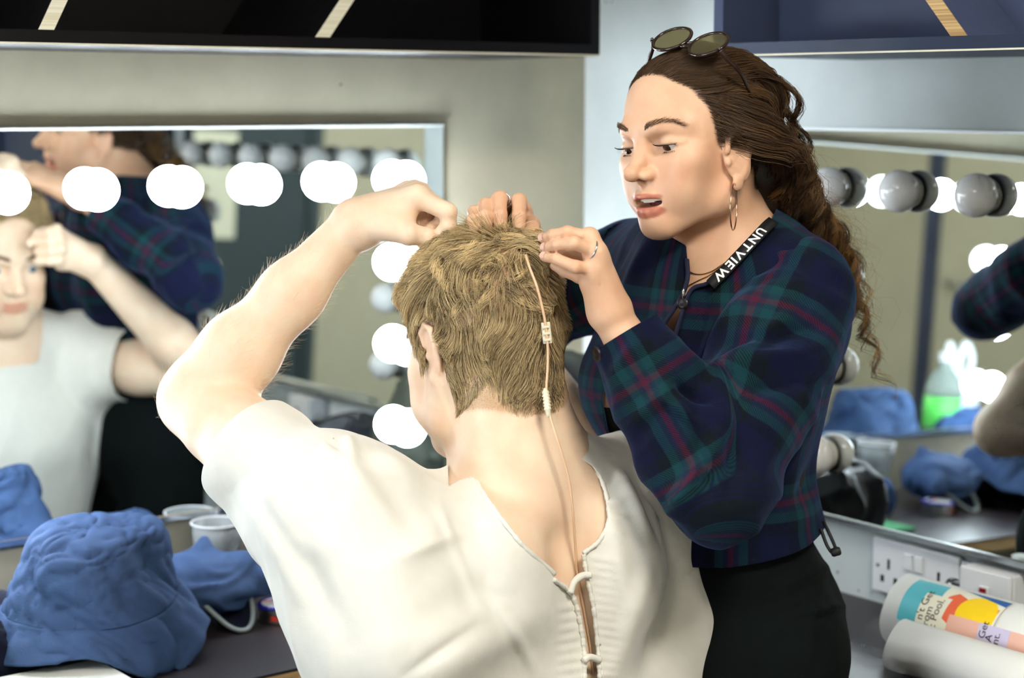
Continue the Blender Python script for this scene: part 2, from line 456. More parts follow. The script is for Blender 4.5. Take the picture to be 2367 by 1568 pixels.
# doors that only the mirrors show
def door(name, boxes, m, frame, fm, handle, kind_label):
    d = MB()
    for b in boxes: d.rbox(*b)
    o = tag(d.build(name, m, bev=.003), kind='structure')
    f = MB()
    for b in frame: f.rbox(*b)
    f.build('door_frame', fm, o, bev=.003)
    h = MB(); h.tube([W(*handle), W(handle[0] + (.05 if handle[3:] else 0), handle[1], handle[2])] if False else [W(*handle[:3]), W(*handle[3:6])], .009, 12)
    h.build('door_handle', M['steel'], o, smooth=True)
    return o
door('door_1', [(.005, .045, 1.66, 2.56, 0, 2.08)], M['navy'], [(0.0, .06, 1.58, 1.66, 0, 2.16), (0.0, .06, 2.56, 2.64, 0, 2.16), (0.0, .06, 1.66, 2.56, 2.08, 2.16)], M['navy'], (.08, 2.42, 1.0, .08, 2.54, 1.0), '')
door('door_2', [(1.3, 1.9, V1 - .045, V1 - .005, 0, 2.08)], M['slate'], [(1.24, 1.3, V1 - .06, V1, 0, 2.14), (1.9, 1.96, V1 - .06, V1, 0, 2.14), (1.3, 1.9, V1 - .06, V1, 2.08, 2.14)], M['slate'], (1.34, V1 - .08, 1.0, 1.44, V1 - .08, 1.0), '')
door('door_3', [(U1 - .045, U1 - .005, 1.76, 2.6, 0, 2.08)], M['plaster'], [(U1 - .06, U1, 2.6, 2.68, 0, 2.16), (U1 - .06, U1, 1.68, 1.76, 0, 2.16), (U1 - .06, U1, 1.76, 2.6, 2.08, 2.16)], M['blue_ply'], (U1 - .08, 2.42, 1.0, U1 - .08, 2.54, 1.0), '')
structure('trim_1', [(U1 - .02, U1, 2.68, 2.71, 0, 2.18)], M['ply_warm'])
mb = MB(); mb.rbox(1.36, 1.56, V1 - .049, V1 - .0455, 1.04, 1.47)
tag(mb.build('paper_notice', M['paper']), 'pale paper notice taped to the dark door seen in left mirror', 'notice')

ZD = EYE - .7586                       # worktop height
ZM0, ZM1 = EYE - .639, EYE - .0448     # mirror bottom and top
ZB = EYE - .132                        # bulb row
# worktops: ply boards on panel supports, an L round the corner
def worktop(name, box, edge, supports, label):
    e = empty(name, W(box[0], box[2], 0), label, 'worktop')
    b = MB(); b.rbox(*box, ZD - .004, ZD); b.build('laminate_top', M['top_ply'], e)
    b = MB(); b.rbox(box[0], box[1], box[2], box[3], ZD - .024, ZD - .004); b.build('board', M['ply_warm'], e)
    for s_ in supports:
        p = MB(); p.rbox(*s_, 0, ZD - .024); p.build('support_panel', M['black_ply'], e, bev=.001, seg=1)
    return e
worktop('worktop', (0.0, 2.6, 0.0, .438), 0, [(.5, .52, .02, .36), (1.5, 1.52, .02, .4), (2.57, 2.59, .02, .4)], 'dark worktop with bare ply edge under the lit left mirror')
worktop('worktop', (0.0, .335, .439, 1.75), 0, [(.02, .29, .6, .62), (.02, .29, 1.5, 1.52)], 'dark worktop under the unlit right mirror, holding the posters')

# mirrors with their bulbs
TILT, TURN = -.034, .006
def tilt_right(o):
    """the right mirror leans back a little from its foot, bulbs and all"""
    me = o.data; n = len(me.vertices); co_ = np.empty(n * 3, np.float32); me.vertices.foreach_get('co', co_); base = wloc(o)
    R_ = room(co_.reshape(-1, 3) + base); dz = R_[:, 2] - ZM1; un = R_[:, 0] + TURN * (R_[:, 1] - 1.515)
    R_[:, 0] = un * math.cos(TILT) + dz * math.sin(TILT); R_[:, 2] = ZM1 + dz * math.cos(TILT) - un * math.sin(TILT)
    P = CORNER + R_[:, :1] * DU + R_[:, 1:2] * DV + R_[:, 2:] * DZ - base
    me.vertices.foreach_set('co', P.astype(np.float32).ravel()); me.update()
def mirror(side, a0, a1, label):
    def B(a, b, d0, d1, z0, z1): return (a, b, d0, d1, z0, z1) if side == 'L' else (d0, d1, a, b, z0, z1)
    mid = (W((a0 + a1) / 2, .004, ZM0) if side == 'L' else W(.004, (a0 + a1) / 2, ZM0))
    e = empty('dressing_mirror', mid, label, 'mirror')
    b = MB(); b.rbox(*B(a0, a1, .001, .006, ZM0, ZM1)); b.build('mirror_glass', M['mirror'], e)
    for z0, z1 in ((ZM0 - .004, ZM0 + .004), (ZM1 - .0015, ZM1 + .0025)):
        b = MB(); b.rbox(*B(a0, a1, .0005, .011 if z0 < 1.2 else .009, z0, z1)); b.build('edge_trim', M['alu'] if z0 < 1.2 else M['glass_edge'], e)
    if side == 'R':
        for ch in e.children: tilt_right(ch)
    return e
mirror('L', .314, 1.3105, 'frameless dressing mirror with lit bulbs behind the seated man')
mirror('R', .505, 1.515, 'frameless dressing mirror with unlit bulbs behind the standing woman')
mirror('L', 1.338, 2.33, 'second lit dressing mirror further left, seen only in the right mirror')
ORD = ['first', 'second', 'third', 'fourth', 'fifth', 'sixth', 'seventh']
def bulb(side, a, z, lit, label, group):
    n = DV if side == 'L' else DU
    c = W(a, .006, z) if side == 'L' else W(.006, a, z)
    e = empty('light_bulb', c, label, 'light bulb', group)
    b = MB(); b.lathe([(.024, 0), (.024, .004), (.0225, .005), (.0225, .007), (.0235, .008), (.0235, .011), (.019, .012)], c, n, 32); b.build('lampholder_ring', M['ring'], e, smooth=False)
    R = .031; h = .0212
    pr = [(.0185, .009)] + [(R * math.cos(t), h + R * math.sin(t)) for t in np.linspace(-.5, math.pi / 2, 16)]
    b = MB(); b.lathe(pr, c, n, 36); b.build('globe', M['opal_on' if lit else 'opal_off'], e, smooth=True)
    if side == 'R':
        for ch in e.children: tilt_right(ch)
SP = .1355
for k in range(7): bulb('L', .4035 + SP * k, ZB, True, f'lit white globe bulb, {ORD[k]} from the room corner along left mirror top', 'lit bulbs round the left mirror')
for k in range(1, 4):
    bulb('L', .4035, ZB - SP * 1.012 * k, True, f'lit white globe bulb, {ORD[k-1]} below the corner one down the left mirror side', 'lit bulbs round the left mirror')
    bulb('L', 1.166, ZB - SP * 1.012 * k, True, f'lit white globe bulb, {ORD[k-1]} down the left mirror side away from corner', 'lit bulbs round the left mirror')
for k in range(7): bulb('R', .6007 + .1378 * k, ZB, False, f'unlit white globe bulb, {ORD[k]} from the room corner along the right mirror top', 'unlit bulbs round the right mirror')
for k in range(1, 4):
    bulb('R', .6007, ZB - SP * 1.012 * k, False, f'unlit white globe bulb, {ORD[k-1]} below the corner one on right mirror side by the woman', 'unlit bulbs round the right mirror')
    bulb('R', .6007 + .1378 * 6, ZB - SP * 1.012 * k, False, f'unlit white globe bulb, {ORD[k-1]} down the right mirror side far from the corner', 'unlit bulbs round the right mirror')
for k in range(4):
    bulb('L', 1.425, ZB - SP * 1.012 * k, True, f'lit white globe bulb, {ORD[k]} from top on the second left mirror seen by reflection', 'lit bulbs of the second left mirror')

# wall shelves: open cubby units with slanted dividers and bare ply edges
def shelf(side, a0, a1, z0, depth, slants, label, mm):
    def B(a, b, d0, d1, z_0, z_1): return (a, b, d0, d1, z_0, z_1) if side == 'L' else (d0, d1, a, b, z_0, z_1)
    def pt(a, d, z): return W(a, d, z) if side == 'L' else W(d, a, z)
    hgt = .36; t = .018
    e = empty('wall_shelf', pt((a0 + a1) / 2, depth / 2, z0), label, 'shelf')
    b = MB(); b.rbox(*B(a0, a1, .002, depth, z0, z0 + t)); b.build('bottom_board', M[mm if side == 'L' else 'navy'], e)  # right board in darker navy, matching the shade inside the cubbies by colour
    b = MB(); b.rbox(*B(a0, a1, depth - .0005, depth + .001, z0, z0 + .0022)); b.build('edge_strip', M['ply_edge'], e)
    b = MB(); b.rbox(*B(a0, a1, .002, depth, z0 + hgt - t, z0 + hgt)); b.build('top_board', M[mm], e)
    for x0 in (a0, a1 - t):
        b = MB(); b.rbox(*B(x0, x0 + t, .002, depth, z0 + t, z0 + hgt - t)); b.build('end_board', M[mm], e)
    b = MB(); b.rbox(*B(a0 + t, a1 - t, .002, .012 if side == 'L' else .19, z0 + t, z0 + hgt - t)); b.build('back_board', M[mm], e)
    for x in slants:
        # slanted board: face in film, front edge bare ply
        zb, zt = z0 + t, z0 + hgt - t; x, lean = x; dx = (zt - zb) * math.tan(lean); w = t / math.cos(lean)
        bk = .0125 if side == 'L' else .1905; P0, P1, P2, P3 = pt(x, bk, zb), pt(x + w, bk, zb), pt(x + w + dx, bk, zt), pt(x + dx, bk, zt)
        dd = (pt(0, 1, 0) - pt(0, 0, 0)); f = dd * (depth - .002 - bk)
        v = [P0, P1, P2, P3, P0 + f, P1 + f, P2 + f, P3 + f]
        fc = BOXF if np.dot(np.cross(P1 - P0, P3 - P0), dd) > 0 else [q[::-1] for q in BOXF]
        dvd = obj('divider', v, fc, M[mm], e)
        g = dd * .0018; v2 = [p + f for p in (P0, P1, P2, P3)] + [p + f + g for p in (P0, P1, P2, P3)]
        # the bare edge reaches down over the bottom board too
        v2 = [p - (DZ * t + (P3 - P0) / (zt - zb) * 0 + (pt(1, 0, 0) - pt(0, 0, 0)) * t * math.tan(lean)) if i % 4 in (0, 1) else p for i, p in enumerate(v2)]
        obj('divider_edge', v2, fc, M['ply_edge' if side == 'L' else 'ply_warm'], dvd)
    return e

shelf('L', .224, 2.3, EYE + .0665, .3, [(1.124, -.48), (.718, -.66), (1.62, -.5), (2.05, -.6)], 'black plywood wall shelf with slanted dividers over the left mirror', 'black_ply')
shelf('R', .631, 2.2, EYE + .059, .3, [(1.04, -.735), (1.55, -.7)], 'blue-black plywood wall shelf with slanted divider over the right mirror', 'blue_ply')

# twin socket, conduit and switch between the right mirror and the worktop
def wallR(v, z, d=0.): return W(d, v, z)
def plate(e, v0, v1, z0, z1, d, name='faceplate'):
    b = MB(); b.rbox(d, d + .009, v0, v1, z0, z1); return b.build(name, M['white_pl'], e, bev=.0035, seg=3)
S0, S1, SZ0, SZ1 = .695, .858, EYE - .7385, EYE - .6545
e = empty('wall_socket', W(0, (S0 + S1) / 2, SZ0), 'white twin wall socket with two rocker switches under the right mirror', 'socket')
plate(e, S0, S1, SZ0, SZ1, .001)
sw, sh = S1 - S0, SZ1 - SZ0
for q in (.385, .505):
    b = MB(); b.rbox(.009, .0135, S0 + sw * q, S0 + sw * (q + .095), SZ1 - sh * .46, SZ1 - sh * .17); b.build('rocker_switch', M['white_pl'], e, bev=.0015)
for a_, b_, hz in ((.2, .45, 0), (.13, .73, 1), (.285, .73, 1), (.775, .45, 0), (.7, .73, 1), (.855, .73, 1)):
    w2, h2 = (.020, .06) if hz else (.0145, .095)
    b = MB(); b.rbox(.0098, .0104, S0 + sw * (a_ - w2), S0 + sw * (a_ + w2), SZ1 - sh * (b_ + h2), SZ1 - sh * (b_ - h2)); b.build('pin_slot', M['hole_shade'], e)  # flat dark slabs; shade of the pin holes put in as colour
for a_ in (.07, .93):
    b = MB(); b.lathe([(.0032, 0), (.0032, .0012), (.0022, .0018)], W(.0098, S0 + sw * a_, SZ1 - sh * .5), DU, 16); b.build('screw', M['steel'], e, smooth=False)
e = empty('metal_conduit', W(.02, .88, EYE - .72), 'short steel conduit joining twin socket to the single switch', 'conduit')
b = MB(); b.tube([W(.022, .852, EYE - .7), W(.022, .884, EYE - .7)], .0135, 20); b.build('pipe', M['alu'], e, smooth=False)
b = MB(); b.tube([W(.022, .852, EYE - .7), W(.022, .858, EYE - .7)], .0165, 20); b.build('coupling', M['steel'], e, smooth=False)
b = MB(); b.rbox(.001, .006, .856, .876, EYE - .738, EYE - .66); b.build('saddle_plate', M['alu'], e)
e = empty('wall_switch', W(.02, .93, EYE - .74), 'white single wall switch with red indicator under right mirror', 'switch')
K0, K1, KZ0, KZ1 = .886, .972, EYE - .741, EYE - .654
b = MB(); b.rbox(.001, .036, K0, K1, KZ0, KZ1); b.build('back_box', M['white_pl'], e, bev=.004, seg=3)
b = MB(); b.rbox(.0365, .0455, K0 - .0005, K1 + .0005, KZ0 - .0005, KZ1 + .0005); b.build('faceplate', M['white_pl'], e, bev=.0035, seg=3)
b = MB(); b.rbox(.0455, .0495, K0 + .036, K0 + .052, KZ0 + .028, KZ0 + .066); rk = b.build('rocker_switch', M['white_pl'], e, bev=.0015)
M['red'] = mat('red_indicator', (150, 16, 26), .25)
b = MB(); b.rbox(.0497, .0505, K0 + .0385, K0 + .0495, KZ0 + .0575, KZ0 + .0635); b.build('indicator', M['red'], rk)
for a_ in (.013, .073):
    b = MB(); b.lathe([(.0032, 0), (.0032, .0012), (.0022, .0018)], W(.0455, K0 + a_, KZ0 + .022), DU, 16); b.build('screw', M['steel'], e)
# ---------------------------------------------------------------- posters
M['poster_back'] = mat('poster_paper', (250, 247, 236), .5)
PC = dict(teal=(92, 186, 200), cream=(236, 234, 214), orange=(236, 108, 72), yellow=(255, 214, 34), blue=(46, 98, 164), pink=(236, 186, 166), lilac=(206, 198, 222), ink=(40, 40, 44), amber=(246, 166, 40))
for k_, v_ in PC.items(): M['print_' + k_] = mat('print_' + k_, v_, .32)
def roll(name, u, v0, v1, r, zc, turns, label, start, thick=.0022, group=None):
    e = empty(name, W(u, (v0 + v1) / 2, ZD), label, 'poster', group)
    n = int(60 * turns); ph = np.linspace(start, start - 2 * np.pi * turns, n); rr = np.linspace(r, r - .004 * turns, n)
    V = []; F = []
    for j, vv in enumerate((v0, v1)):
        for p, q in zip(ph, rr): V.append(W(u + q * math.cos(p), vv + (.004 * math.sin(2 * p) if j == 0 else 0), zc + q * math.sin(p)))
    for i in range(n - 1): F.append((i, i + 1, n + i + 1, n + i))
    o = obj('paper_roll', V, F, M['poster_back'], e, smooth=True)
    md = o.modifiers.new('s', 'SOLIDIFY'); md.thickness = .0005; md.offset = -1
    return e
RU, RZ, RR = .150, ZD + .0535, .052
RV0, RV1 = .875, 1.66
pr = roll('rolled_poster', RU, RV0, RV1, RR, RZ, 2.3, 'rolled poster showing teal, orange and yellow print, behind the plain roll', 1.9)
def patch(name, poly, m, parent, lift, nsub=10):
    """poly in (v, phi-degrees) laid on the roll"""
    P = np.asarray(poly, float).copy(); P[:, 0] = .905 + (P[:, 0] - .905) * .66; Q_ = []
    for i in range(len(P)):
        a, b = P[i], P[(i + 1) % len(P)]
        for t in np.linspace(0, 1, nsub, endpoint=False): Q_.append(a + (b - a) * t)
    bm = bmesh.new(); vs = [bm.verts.new((q[0], q[1] / 100, 0)) for q in Q_]; bm.faces.new(vs)
    bmesh.ops.triangulate(bm, faces=bm.faces[:])
    for _ in range(2): bmesh.ops.subdivide_edges(bm, edges=[e_ for e_ in bm.edges if e_.calc_length() > .05], cuts=1)
    bmesh.ops.triangulate(bm, faces=bm.faces[:])
    V = [wrap(v.co.x, v.co.y * 100, lift) for v in bm.verts]; bm.verts.index_update()
    F = [tuple(v.index for v in f.verts) for f in bm.faces]; bm.free()
    o = obj(name, V, F, m, parent, smooth=True); fix_out(o, lift); return o
def wrap(v, deg, lift):
    p = math.radians(deg); r = RR + lift; return W(RU + r * math.cos(p), v, RZ + r * math.sin(p))
def fix_out(o, lift): pass
def arc(cv, cp, rv, a0, a1, n=20): return [(cv + rv * math.cos(t), cp + .032 * math.sin(t) / RR * 57.3) for t in np.linspace(math.radians(a0), math.radians(a1), n)]
art = obj('printed_art', [wrap(.9, 60, .0003), wrap(.901, 60, .0003), wrap(.9, 61, .0003)], [(0, 1, 2)], M['print_cream'], pr)
A0, A1, V0, V3 = 5, 86, .905, 1.135
patch('print_panel', [(V0, A0), (1.02, A0), (1.0, A1), (V0 + .0, A1)], M['print_teal'], art, .0004)
patch('print_panel', [(1.0, A0), (V3, A0), (V3, A1), (.985, A1)], M['print_cream'], art, .0005)
patch('print_panel', [(1.0, 30), (1.05, 12), (1.075, 30), (1.06, 62), (1.02, 74), (1.005, 62)], M['print_orange'], art, .0006)
patch('print_panel', arc(1.085, 44, .046, 0, 360, 30), M['print_yellow'], art, .0007)
patch('print_panel', [(1.085, 2), (1.13, 2), (1.13, 62), (1.1, 62)], M['print_amber'], art, .00065)
patch('print_panel', [(1.04, 84), (V3, 70), (V3, 86), (1.02, 86.5)], M['print_blue'], art, .0008)
patch('print_panel', [(.951, 0), (1.012, 0), (1.018, 58), (.954, 58)], M['print_cream'], art, .0009)
patch('print_panel', [(1.028, -12), (1.40, -12), (1.40, 34), (1.03, 34)], M['print_pink'], art, .0009)
patch('print_panel', [(1.105, -12), (1.178, -12), (1.178, 34), (1.105, 34)], M['print_lilac'], art, .0011)
def roll_text(body, size, v, ph0, parent, lift):
    """lettering that reads round the roll, the letters' heads towards -v"""
    vv, ff = text_mesh(body, size)
    if not len(vv): return
    V = [wrap(v - p[1], ph0 + p[0] / RR * 57.3, lift) for p in vv]
    return V, ff
tm = MB()
for body, size, v, ph in (("n't Get", .0155, .9475, 14), ('From', .0155, .9590, 0), ('c Pool.', .0155, .9705, 6)):
    V, F = roll_text(body, size, v, ph, pr, .0013); tm.add(V, F)
tm.build('lettering', M['print_ink'], pr); tm = MB()
for body, size, v, ph in (('Get', .0145, 1.050, 13), ('A', .0145, 1.061, 11), ('nt.', .0145, 1.072, 10)):
    V, F = roll_text(body, size, v, ph, pr, .0015); tm.add(V, F)
tm.build('lettering', M['print_ink'], pr)
roll('paper_roll', .243, .948, 1.66, .037, ZD + .0385, 1.9, 'plain cream rolled poster lying in front of the printed one', 2.4)

# ---------------------------------------------------------------- cloth heaps and hats
M['denim'] = mat('blue_cotton', (60, 82, 120), .85, var=.1, vscale=30, bump=.25, bscale=500, spec=.2)
M['navy_cloth'] = mat('navy_cotton', (15, 19, 36), .9, var=.15, vscale=20, bump=.2, bscale=400, spec=.2)
M['blue_cloth'] = mat('mid_blue_cotton', (52, 76, 118), .9, var=.12, vscale=20, bump=.2, bscale=400, spec=.2)
M['brim_grey'] = mat('grey_brim_lining', (128, 140, 142), .7)
M['olive'] = mat('olive_black_nylon', (48, 52, 44), .5, var=.1, vscale=20, bump=.15, bscale=200)
M['blackbag'] = mat('black_nylon', (26, 28, 34), .45, bump=.15, bscale=150)
M['green_cloth'] = mat('green_felt', (46, 132, 84), .8)
M['patterned'] = mat('blue_green_patterned_cloth', (120, 150, 190), .8, var=.7, vscale=40)
def heap(name, blobs, m, label, cat, amp=.01, freq=30, seed=1, h=.0055, k=.03, parent=None, fold=None, origin=None):
    """soft cloth: blended blobs in (u, v, height, ru, rv, rz), wrinkled along the surface"""
    S = SDF()
    for u, v, z, a, b, c in blobs:
        S.ell(W(u, v, ZD + z), (a, b, c), np.stack([DU, DV, DZ], 1), k)
    V, F = S.mesh(h)
    N = vnormals(V, F); w1 = Wave(seed, freq, 3); w = Wave(seed + 5, freq * .6)
    q = V + .025 * w1(V)
    r = 1.1 * np.exp(-np.abs(w(q)) * 2.4) * 2 - .7; r2 = 2 * np.exp(-np.abs(Wave(seed + 9, freq * 1.7)(q)) * 2.2) - .7
    V = V + N * (amp * np.clip(r, -1, 1) + amp * .35 * np.clip(r2, -1, 1))[:, None]
    V = smooth_mesh(V, F, 1, .5); V[:, 2] = np.maximum(V[:, 2], ZD + .0012)
    o = obj(name, V, F, m, parent, smooth=True)
    if label: tag(o, label, cat)
    return o
def bucket_hat():
    c = W(1.058, .232, ZD + .066); e = empty('bucket_hat', W(1.058, .232, ZD), 'blue cotton bucket hat with stitched drooping brim, on dark cloth by the left mirror', 'hat')
    nr, na = 60, 120; th = np.linspace(0, 2 * np.pi, na, endpoint=False)
    prof = spline([(0, .112), (.05, .113), (.080, .106), (.0905, .088), (.101, .055), (.109, .030), (.117, .012), (.133, -.012), (.145, -.036)], nr)
    def surf(i0, i1, off=0., dz=0.):
        V = []
        for r, z in prof[i0:i1]:
            s = max(0, (r - .112) / .034)
            wav = .020 * np.sin(2 * th + .6) * s + .024 * np.exp(-((np.angle(np.exp(1j * (th - 1.15))) / .38) ** 2)) * s + .020 * np.exp(-((np.angle(np.exp(1j * (th - 2.5))) / .3) ** 2)) * s - .012 * np.exp(-((np.angle(np.exp(1j * (th - 1.85))) / .25) ** 2)) * s
            dent = -.014 * np.exp(-((np.angle(np.exp(1j * (th - 2.1))) / .5) ** 2)) * np.exp(-((z - .08) / .05) ** 2)
            rr = r + off + dent + .006 * np.sin(3 * th + 2 + z * 30) * min(1, r / .08)
            sag = -.03 * np.cos(th - .9) * (r / .1) * .55
            x = rr * np.cos(th) * 1.04; y = rr * np.sin(th) * .86
            zz = z + dz + wav + sag
            V.append(c + x[:, None] * DU + y[:, None] * DV + zz[:, None] * DZ)
        V = np.concatenate(V); n = i1 - i0; F = []
        ix = np.arange(n * na).reshape(n, na); F = np.stack([ix[:-1], np.roll(ix, -1, 1)[:-1], np.roll(ix, -1, 1)[1:], ix[1:]], -1).reshape(-1, 4)
        N = vnormals(V, F); w = Wave(3, 55); w3 = Wave(4, 22, 3)
        V = V + N * ((np.exp(-np.abs(w(V + .03 * w3(V))) * 2.2)) * .0062 + .010 * np.exp(-np.abs(Wave(8, 16)(V + .03 * w3(V))) * 1.6) - .004)[:, None]
        N = vnormals(V, F); V = V + fold_lines(V, N, [(337, 1250, 458, 1392, 15, .013), (300, 1290, 215, 1410, 34, -.016), (392, 1300, 440, 1360, 14, -.008), (105, 1330, 70, 1440, 20, -.006), (160, 1225, 330, 1215, 16, .005), (180, 1330, 330, 1360, 14, .006), (90, 1410, 330, 1450, 18, -.006)])
        return np.maximum(V, [-9, -9, ZD + .002]), F
    sp = int(nr * .70)
    V, F = surf(0, sp + 1); o = obj('crown', V, F, M['denim'], e, smooth=True); md = o.modifiers.new('s', 'SOLIDIFY'); md.thickness = .0025
    V, F = surf(sp, nr); o = obj('brim', V, F, M['denim'], e, smooth=True); md = o.modifiers.new('s', 'SOLIDIFY'); md.thickness = .004
    # stitched rows round the brim and the two crown seams
    t = MB()
    for i in range(sp + 3, nr, 3):
        V, F = surf(i, i + 2, .0022); P = V[:na]; t.tube(P, .0007, 5, False, True)
    t.build('stitching', M['blue_cloth'], e, smooth=True)
    t = MB()
    for a_ in (18,):
        P = []
        for i in range(6, sp, 2):
            V, F = surf(i, i + 2, .0015); P.append(V[a_])
        t.tube(P, .0016, 6)
    t.build('crown_seam', M['denim'], e, smooth=True)
bucket_hat()
heap('jacket', [(1.17, .15, .02, .10, .11, .04), (1.25, .15, .035, .12, .11, .05), (1.06, .20, .012, .11, .12, .03)], M['navy_cloth'], 'dark navy garment spread on the worktop beneath the bucket hat', 'jacket', .014, 24, 11)
heap('jacket', [(1.24, .1, .05, .07, .07, .07), (1.3, .14, .05, .08, .08, .09)], M['blue_cloth'], 'mid blue garment bunched left of the bucket hat', 'jacket', .012, 28, 17)
# soft cap with a stiff grey-lined peak
cap = empty('peaked_cap', W(.84, .16, ZD), 'blue cloth cap with grey-lined curved peak beside the bucket hat', 'cap')
S = SDF(); R3 = np.stack([DU, DV, DZ], 1)
S.ell(W(.872, .15, ZD + .056), (.075, .075, .040), R3, .02).ell(W(.835, .16, ZD + .048), (.05, .07, .030), R3, .03).cone(W(.855, .13, ZD + .07), W(.835, .12, ZD + .105), .022, .006, .02).cone(W(.8, .18, ZD + .062), W(.77, .215, ZD + .052), .03, .014, .02)
V, F = S.mesh(.004); N = vnormals(V, F); w = Wave(31, 45); w3 = Wave(32, 20, 3)
V = V + N * (.006 * (1 - np.abs(w(V + .03 * w3(V)))))[:, None]; V = smooth_mesh(V, F, 2)
obj('crown', V, F, M['denim'], cap, smooth=True)
pts = []
for t in np.linspace(-1, 1, 25):
    pts.append([W(.845 - .045 * t - .0 * t, .15 + .105 * (1 - t * t) ** .5 * s, ZD + .004 + .05 * abs(t) ** 2.2 + .012 * (1 - s)) for s in (0, .35, .7, .95, 1)])
pts = np.array(pts); n_, k_ = pts.shape[:2]; ix = np.arange(n_ * k_).reshape(n_, k_)
F = np.stack([ix[:-1, :-1], ix[:-1, 1:], ix[1:, 1:], ix[1:, :-1]], -1).reshape(-1, 4)
o = obj('peak', pts.reshape(-1, 3), F, M['navy_cloth'], cap, smooth=True); md = o.modifiers.new('s', 'SOLIDIFY'); md.thickness = .004; md.offset = 0
b = MB(); b.tube(pts[:, -1], .0035, 8); b.build('peak_edge', M['brim_grey'], o, smooth=True)
# second pile nearer the corner, seen in the right mirror
heap('jacket', [(.60, .12, .04, .05, .07, .055), (.57, .16, .06, .045, .06, .05), (.62, .15, .03, .05, .07, .045)], M['blue_cloth'], 'blue jacket heaped behind the seated man, seen in the right mirror', 'jacket', .012, 26, 23)
heap('jacket', [(.47, .13, .05, .06, .07, .075), (.44, .2, .03, .06, .07, .05)], M['navy_cloth'], 'dark navy jacket near the room corner, behind the man', 'jacket', .012, 26, 41)
heap('scarf', [(.38, .1, .09, .05, .05, .03), (.35, .06, .1, .045, .04, .035), (.4, .05, .055, .07, .045, .055)], M['patterned'], 'blue and green patterned cloth in the corner by the man', 'scarf', .008, 40, 43)
b = MB(); b.rbox(.5, .58, .22, .33, ZD + .0005, ZD + .006)
tag(b.build('felt_square', M['green_cloth'], bev=.002), 'flat green felt piece on the worktop under the navy jacket', 'felt')
# bags in the corner on the right worktop
bag = heap('holdall', [(.17, .14, .17, .11, .13, .17), (.2, .2, .12, .10, .12, .12)], M['olive'], 'dark olive bag standing in the room corner between the two people', 'bag', .012, 20, 47)
b = MB(); b.tube(spline([W(.25, .08, ZD + .27), W(.27, .1, ZD + .33), W(.24, .2, ZD + .34), W(.2, .26, ZD + .27)], 30), .009, 10); b.build('handle', M['blackbag'], bag, smooth=True)
heap('bag', [(.33, .33, .06, .09, .1, .07), (.27, .38, .09, .08, .1, .08)], M['blackbag'], 'black soft bag slumped in front of the olive one', 'bag', .014, 22, 53)

# ---------------------------------------------------------------- small things
M['clear'] = mat('clear_plastic', (236, 242, 244), .22, trans=.72, ior=1.2)
M['tin_steel'] = mat('tin_metal', (200, 202, 204), .28, 1.0)
M['tin_blue'] = mat('tin_blue', (36, 34, 150), .25)
M['tin_red'] = mat('tin_red', (214, 70, 60), .3)
def cup(u, v, h, r, label):
    e = empty('plastic_cup', W(u, v, ZD), label, 'cup')
    b = MB(); b.lathe([(r * .74, 0), (r * .76, .003), (r * .8, h * .35), (r * .86, h * .66), (r * .93, h * .68), (r * .97, h * .985)], W(u, v, ZD + .0005), (0, 0, 1), 40)
    o = obj('cup_wall', np.array(b.v), [f for f in b.f if len(f) == 4] + [b.f[-2]], M['clear'], e, smooth=True); md = o.modifiers.new('s', 'SOLIDIFY'); md.thickness = .0008
    a = np.linspace(0, 2 * np.pi, 48, endpoint=False)
    b = MB(); b.tube([W(u + r * math.cos(t), v + r * math.sin(t), ZD + h) for t in a], .0015, 8, False, True); b.build('rim', M['white_pl'], e, smooth=True)
cup(.775, .05, .113, .039, 'clear plastic cup standing against the wall behind the cap')
def tin(u, v, label, r=.031, h=.024):
    e = empty('tin', W(u, v, ZD), label, 'tin')
    b = MB(); b.lathe([(r * .97, 0), (r, .001), (r, h * .62), (r * .97, h * .64)], W(u, v, ZD + .0004), n=40); b.build('base', M['tin_steel'], e, smooth=False)
    b = MB(); b.lathe([(r * 1.05, h * .6), (r * 1.05, h * .95), (r * 1.0, h)], W(u, v, ZD), n=40); l = b.build('lid', M['tin_steel'], e)
    b = MB(); b.lathe([(r * 1.035, h * .86), (r * 1.06, h * .9), (r * 1.055, h * .97), (r * 1.01, h + .0008)], W(u, v, ZD), n=40); b.build('lid_rim', M['tin_blue'], l)
    b = MB(); b.lathe([(r * .86, h + .0006), (r * .84, h + .0014)], W(u, v, ZD), n=40); b.build('lid_print', M['white_pl'], l)
    for s_, m in ((-1, 'tin_red'), (1, 'tin_blue')):
        b = MB(); b.box(W(u, v, ZD + h + .0013) + s_ * .006 * nrm(A(1, .6, 0)) - A(.018, -.004, 0), A(.036, .008, 0), A(-.0012, .0055, 0), A(0, 0, .0006)); b.build('lid_stripe', M[m], l)
    d = nrm(A(*(CAM - W(u, v, ZD))[:2], 0)); sd = np.cross(DZ, d)
    vv = [W(u, v, ZD) + (r + .0004) * (d * math.cos(t) + sd * math.sin(t)) + A(0, 0, z) for z in (.0045, .0125) for t in np.linspace(-.45, .35, 9)]
    obj('label', vv, [(i, i + 1, 10 + i, 9 + i) for i in range(8)], M['tin_red'], e)
tin(.768, .224, 'round metal tin with blue, red and white lid on the worktop beside the man')
M['tray'] = mat('white_melamine', (238, 238, 232), .3)
b = MB(); b.rbox(1.085, 1.36, .284, .41, ZD + .0005, ZD + .019)
tag(b.build('white_case', M['tray'], bev=.004, seg=3), 'white flat case along the worktop front edge below the bucket hat', 'case')
